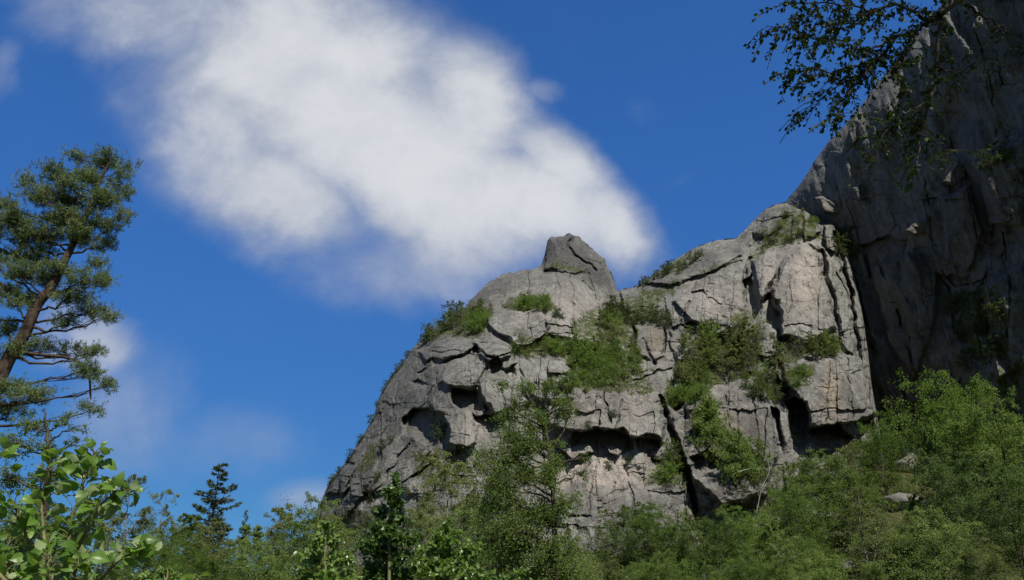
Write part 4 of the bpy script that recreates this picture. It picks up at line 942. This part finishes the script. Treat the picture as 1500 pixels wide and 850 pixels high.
aspen('young aspen with pale green leaves left of the dark one', 11.5, [(478,880),(476,820),(477,780),(479,758)],
      [(478,770,12,14),(468,790,18,16),(492,792,18,16),(455,815,24,18),(485,818,26,18),(512,815,16,16),(440,845,26,20),(475,850,34,22),(515,848,26,20)], 51, M_ASPEN, .062, 2.0)
aspen('dark green young aspen with a pointed tip', 12.0, [(570,880),(570,800),(573,740),(578,700),(582,690)],
      [(580,702,9,13),(572,722,15,14),(584,735,14,12),(562,748,20,14),(585,758,18,14),(550,775,20,15),(574,780,26,18),(598,785,16,14),(536,795,18,14),(560,808,30,18),(590,812,24,16),(545,835,26,20),(580,842,32,22)], 52, M_ALDER, .066, 3.2)
aspen('brightest young aspen with shining leaves beneath the twisted birch', 11.0, [(655,880),(656,820),(655,780),(653,760)],
      [(654,768,13,13),(640,785,18,14),(668,785,18,14),(625,805,22,16),(655,808,26,18),(690,805,20,16),(610,830,24,18),(645,835,32,20),(685,835,28,20),(705,850,24,18)], 53, M_ASPEN, .064, 2.3)
aspen('low aspen shoot with shining leaves at the bottom edge under the twisted birch', 11.0, [(760,900),(762,860),(765,835)],
      [(765,838,16,14),(740,852,24,14),(785,855,22,14)], 54, M_ASPEN, .06, 1.8)
aspen('small leafed sapling behind the broad leaves at the very bottom', 8.0, [(250,930),(246,870),(243,835)],
      [(243,838,18,12),(215,850,26,14),(270,850,24,14)], 55, M_ASPEN, .045, 2.0)
def side_birch():
    rng = np.random.default_rng(14); Y = 17.0; wood, fol = MB(), MB()
    base = on_ground(60, Y, 900)
    up = path_px([(62,850),(66,760),(72,690),(70,640),(64,600)], Y, 2, .02)
    tr = np.concatenate([bez(base - np.array([0, 0, .3]), (base + up[0])/2, up[0], 6)[:-1], up]); s = np.linspace(0, 1, len(tr)); rad = .09*(1 - s)**.7 + .012; wood.tube(tr, rad, 7)
    leaf_pads(fol, wood, tr, rad, [(40,620,42,22),(95,612,34,18,.6),(130,622,16,18,.5),(15,650,40,22),(70,655,38,22,.8),(115,648,26,18,.6),(10,700,40,30),(60,700,40,24,.7),(30,760,44,34),(5,820,40,40),(105,690,20,18,.5)], Y, rng, leaf=.046, dens=1.9, droop=.5, per=34)
    finish('birch_tree', 'fine leaved birch filling the gap between old pine and broad leaved sapling', 'birch tree', wood, fol, M_DBARK, M_BIRCH, base)
side_birch()
# the broad leaved sapling close to the camera
def blade(mb, c, d, nrm, L, rng, tone):
    """one heart shaped leaf, curved and cupped"""
    ns, nw = 9, 7
    s = np.linspace(0, 1, ns); w = np.interp(s, [0, .06, .2, .4, .6, .8, .93, 1], [.09, .31, .43, .43, .35, .18, .06, .004])
    w = w*(1 + .05*np.sin(s*40 + rng.uniform(0, 6)))
    x = np.linspace(-1, 1, nw)
    b = unit(np.cross(d, nrm)); nn = unit(np.cross(b, d)); cup = rng.uniform(-.05, .28); cur = rng.uniform(.05, .6); tw = rng.normal()*.4
    S, Xx = np.meshgrid(s, x, indexing='ij'); wd = w[:, None]*Xx
    back = -.12*np.exp(-(S/.12)**2)*np.abs(Xx)
    h = cup*np.abs(wd)*1.2 - cur*S*S + tw*wd*S + .035*np.sin(S*16)*np.abs(Xx)*w[:, None]*2
    v = c + (S + back)[..., None]*d*L + wd[..., None]*b*L + h[..., None]*nn*L
    i, j = np.meshgrid(np.arange(ns - 1), np.arange(nw - 1), indexing='ij'); k = (i*nw + j).ravel()
    mb.add(v.reshape(-1, 3), np.stack([k, k + 1, k + nw + 1, k + nw], -1), tone + .12*(np.abs(Xx.ravel()) < .05))
def lime_sapling():
    rng = np.random.default_rng(16); Y = 2.75; wood, fol = MB(), MB(); m = Y/FPX
    base = np.array([P(70, 900, Y)[0], Y, float(terrain(P(70, 900, Y)[0], Y))])
    root = P(85, 930, Y)
    wood.tube(bez(base - np.array([0, 0, .05]), (base + root)/2 + np.array([.04, 0, 0]), root, 8), np.linspace(.016, .011, 8), 7)
    stems = [([(85,930),(98,810),(114,735),(128,692),(140,662)],20),([(90,900),(62,765,.1),(70,705,.1),(86,668,.1)],16),([(98,830),(135,765,-.1),(160,728,-.1),(188,722,-.12)],16),
             ([(85,930),(42,795,-.15),(18,735,-.2)],13),([(85,930),(160,835,-.1),(190,812,-.12),(214,806,-.1)],10),([(80,930),(10,840,.1),(14,785,.1)],12),([(85,930),(35,830,.2),(36,775,.2)],13),
             ([(98,810),(120,770,.15),(150,745,.2)],11),([(85,930),(105,860,-.2),(120,815,-.25)],12),([(85,930),(150,870,.1),(240,860,.1),(318,850,.05)],4),([(85,930),(70,850,-.3),(80,800,-.3)],12),([(85,930),(-30,800,0),(-10,690,0),(-2,668,0)],8)]
    for pts, n in stems:
        pth = path_px(pts, Y, 1, .002); k = len(pth); wood.tube(pth, np.linspace(.008, .0022, k), 6)
        n = int(n*3.5)
        for a in range(n):
            q = .22 + .78*(a + rng.random()*.6)/n; q = min(q, 1.0)
            p0 = np.array([np.interp(q*(k - 1), np.arange(k), pth[:, c]) for c in range(3)])
            tang = unit(pth[min(k - 1, int(q*(k - 1)) + 1)] - pth[max(0, int(q*(k - 1)) - 1)])
            az = a*2.4 + rng.normal()*.5; side = unit(np.array([math.cos(az), math.sin(az)*.8, .35 + rng.normal()*.3]) + .4*tang)
            pl = rng.uniform(.02, .055); p1 = p0 + side*pl
            wood.tube(bez(p0, p0 + side*pl*.6 + np.array([0, 0, .006]), p1, 4), .0013, 4)
            L = rng.uniform(.026, .050)*(1.0 if q < .93 else .72)
            d = unit(side*.8 + np.array([0, 0, rng.uniform(-.75, .25)]) + rng.normal(size=3)*.35)
            nr = unit(np.array([0, -.35, .75]) + rng.normal(size=3)*.55)
            if rng.random() < .2: nr = -nr
            blade(fol, p1, d, nr, L, rng, float(np.clip(rng.normal(.5, .22), 0, 1)))
    finish('lime_sapling', 'close sapling with large heart shaped light green leaves at the lower left', 'sapling', wood, fol, M_GREENSTEM, M_LIME, base, 'stem', 'foliage', True)
lime_sapling()
# the birch whose bough hangs into the top right
def overhanging_birch():
    rng = np.random.default_rng(18); Y = 5.6; wood, fol = MB(), MB()
    base = np.array([6.6, 4.4, float(terrain(6.6, 4.4))])
    trunk = bez(base - np.array([0, 0, .2]), base + np.array([.1, 0, 5]), base + np.array([-.9, -.6, 10.5]), 14); wood.tube(trunk, np.linspace(.19, .04, 14), 10)
    bough = path_px([(1640,-120,-.6),(1520,-60,-.3),(1440,-22),(1396,4),(1376,22)], Y); bough = np.concatenate([[trunk[7]], bough]); wood.tube(bough, np.linspace(.075, .035, len(bough)), 8)
    paths = [([(1396,0),(1376,20),(1357,27),(1327,12),(1307,7),(1282,15),(1253,10),(1200,4),(1140,6)],.020,30),([(1376,20),(1337,47),(1307,57),(1292,84),(1268,104),(1238,146),(1222,182)],.020,34),
             ([(1307,57),(1268,74),(1233,64),(1193,57),(1165,44),(1125,36)],.012,26),([(1376,25),(1371,99),(1361,148),(1347,198),(1342,250)],.016,20),([(1416,8),(1450,30),(1482,48),(1530,70)],.014,12),
             ([(1371,99),(1405,106),(1445,84),(1490,112)],.010,12),([(1282,15),(1240,36),(1205,28),(1160,20)],.009,20),([(1292,84),(1250,98),(1215,104),(1178,100),(1152,112)],.009,20),([(1268,104),(1240,120),(1206,140),(1176,178)],.009,20),
             ([(1361,148),(1320,170),(1292,200),(1284,245)],.008,14),([(1337,47),(1320,90),(1318,140),(1300,185)],.009,16),([(1347,198),(1380,215),(1400,245)],.007,8),([(1376,22),(1400,-20),(1350,-60),(1250,-70)],.016,16),([(1253,10),(1200,-20),(1130,-30)],.01,10)]
    C, D, N, L, TN = [], [], [], [], []
    for pts, r, nt in paths:
        pth = path_px([(a, b, float(rng.normal()*.12)) for a, b in pts], Y, 4, .008); k = len(pth); wood.tube(pth, np.linspace(r, r*.25, k), 6)
        nt = int(nt*1.5)
        for a in range(nt):
            q = .1 + .9*(a + rng.random())/nt; p0 = np.array([np.interp(min(q, 1)*(k - 1), np.arange(k), pth[:, c]) for c in range(3)])
            tl = rng.uniform(.10, .34)
            dr = unit(np.array([rng.normal()*.6 - .45, rng.normal()*.7, -.45 + rng.normal()*.35]))
            tw = bez(p0, p0 + dr*tl*.5 + np.array([0, 0, .03]), p0 + dr*tl - np.array([0, 0, tl*.25]), 6); wood.tube(tw, .0028, 4)
            sparse = pts[0][1] > 90 or pts[0][0] > 1405
            n = int(rng.integers(5, 10)) if sparse else int(rng.integers(12, 24))
            qq = rng.uniform(.1, 1.02, n)
            c = np.stack([np.interp(qq*5, np.arange(6), tw[:, x]) for x in range(3)], -1)
            d = unit(rng.normal(size=(n, 3))*.6 + dr*.5 + np.array([0, 0, -.45])); ln = rng.uniform(.027, .046, n)
            C.append(c + d*.012); D.append(d); N.append(unit(rng.normal(size=(n, 3))*.6 + np.array([0, 0, .9]))); L.append(ln); TN.append(np.clip(rng.normal(.5, .22, n), 0, 1))
    C, D, N, L, TN = (np.concatenate(a) for a in (C, D, N, L, TN))
    leaf_poly(fol, C, D, N, L, OVATE, TN, .15, .1)
    # the crown above, out of the picture, shades the bough
    cc = np.array([4.9, 2.5, 9.8]); n = 15000
    ctr = cc + rand_dirs(rng, 90)*rng.random((90, 1))**.4*np.array([3.0, 2.4, 1.9])
    for e in ctr[:40]:
        wood.tube(bez(trunk[10], (trunk[10] + e)/2 + np.array([0, 0, .3]), e, 6), np.linspace(.03, .006, 6), 4)
    p = ctr[rng.integers(90, size=n)] + rng.normal(size=(n, 3))*.38
    leaf_quads(fol, p, rand_dirs(rng, n), unit(rng.normal(size=(n, 3))*.6 + np.array([0, 0, 1])), .055*rng.uniform(.7, 1.3, n), .04, rng.random(n))
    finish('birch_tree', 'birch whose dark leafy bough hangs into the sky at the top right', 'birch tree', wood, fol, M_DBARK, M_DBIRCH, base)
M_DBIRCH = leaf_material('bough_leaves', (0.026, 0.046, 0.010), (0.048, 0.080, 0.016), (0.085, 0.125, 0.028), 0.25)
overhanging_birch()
# ------------------------------------------------------------------ boulders and dead wood
def ground_hit(u, v):
    ys = np.linspace(20, 140, 600); p = P(np.full(600, u), np.full(600, v), ys); g = terrain(p[:, 0], ys)
    k = np.argmax(p[:, 2] < g + .0) if (p[:, 2] < g).any() else 599
    return np.array([p[k, 0], ys[k], g[k]])
def boulder(u, v, y, ru, rv, label, seed, mossy=.4):
    rng = np.random.default_rng(seed)
    p = ground_hit(u, v) if y is None else on_ground(u, y)
    m = p[1]/FPX; nu, nvv = 56, 34
    th, ph = np.meshgrid(np.linspace(0, 2*math.pi, nu, endpoint=False), np.linspace(0.02, math.pi - .02, nvv))
    d = np.stack([np.cos(th)*np.sin(ph), np.sin(th)*np.sin(ph), np.cos(ph)], -1)
    cuts = rand_dirs(rng, 13); off = rng.uniform(.62, .95, 13)
    r = np.min(np.where((d @ cuts.T) > .05, off/np.maximum(d @ cuts.T, .05), 9), -1); r = np.minimum(r, 1.15)
    r = r*(1 + .07*perlin(th*3/1.0 + seed, ph*4, seed)*np.sin(ph) + .04*perlin(th*9, ph*9, seed + 1)*np.sin(ph))
    v3 = d*r[..., None]*np.array([ru*m, ru*m*.9, rv*m])
    vg = np.clip(d[..., 2]*.9 + .25*perlin(th*2, ph*3, seed + 3)*np.sin(ph), 0, 1)*mossy*1.3
    i, j = np.meshgrid(np.arange(nvv - 1), np.arange(nu), indexing='ij'); j2 = (j + 1) % nu
    q = np.stack([i*nu + j, (i + 1)*nu + j, (i + 1)*nu + j2, i*nu + j2], -1).reshape(-1, 4)
    z = np.zeros(nu*nvv)
    o = link('boulder', make_mesh('boulder', v3.reshape(-1, 3), q.ravel(), np.arange(len(q))*4, [M_ROCK], attrs={'face_shade': z, 'veg': vg.ravel(), 'pale': z + .3, 'ochre': z, 'stain_shade': z}, smooth=True))
    o.location = (p[0], p[1], p[2] + rv*m*.35); o.rotation_euler = (0, 0, rng.uniform(0, 6))
    tag(o, label, 'boulder')
for a in ((1332, 636, None, 24, 26, 'tall pale boulder among the trees by the big right hand crown', 1, .25), (1288, 792, None, 40, 16, 'flat mossy boulder at the bottom right', 2, .75), (1204, 772, None, 46, 18, 'long mossy boulder under the sparse brownish tree', 3, .6),
          (1322, 745, None, 30, 18, 'grey boulder between the narrow birch and the sparse tree', 4, .3), (1250, 745, None, 24, 20, 'grey block behind the long mossy boulder', 5, .3), (1240, 835, None, 40, 14, 'rounded yellow green boulder at the bottom edge', 6, .9),
          (872, 808, None, 26, 10, 'low boulder beside the twisted birch trunk', 7, .5), (1165, 700, None, 18, 18, 'pale boulder at the mouth of the black cleft', 8, .15), (1330, 690, None, 26, 20, 'pale boulder lower down behind the narrow birch', 9, .2)):
    boulder(*a)
def snag(name, label, pts_list, y, r):
    mb = MB(); first = path_px(pts_list[0], y)[0]
    for k, pts in enumerate(pts_list):
        pth = path_px(pts, y, k, .01) - first; mb.tube(pth, np.linspace(r*(1 if k == 0 else .6), r*.3, len(pth)), 6)
    o = link(name, mb.mesh(name, M_SNAG, True)); o.location = first; tag(o, label, 'dead tree')
M_SNAG = bark_material('bleached_wood', (0.20, 0.185, 0.165), (0.36, 0.34, 0.31), 3, .3)
yb = rock_point(1050, 598)[1] - .6
snag('dead_trunk', 'bleached broken trunk on the lip above the streaked face', [[(1052,600),(1046,588),(1040,596)],[(1046,588),(1054,578)],[(1052,600),(1058,606)]], yb, .08)
yb = rock_point(1125, 720)[1] - 4.5
snag('dead_trunk', 'bleached leaning trunk below the streaked lower face', [[(1108,752),(1116,715),(1127,690),(1122,668)],[(1127,690),(1134,672)]], yb, .07)
yb = rock_point(1105, 690)[1] - 4.5
snag('fallen_trunk', 'bleached trunk lying level at the foot of the streaked face', [[(1080,692),(1102,686),(1126,688)]], yb, .07)
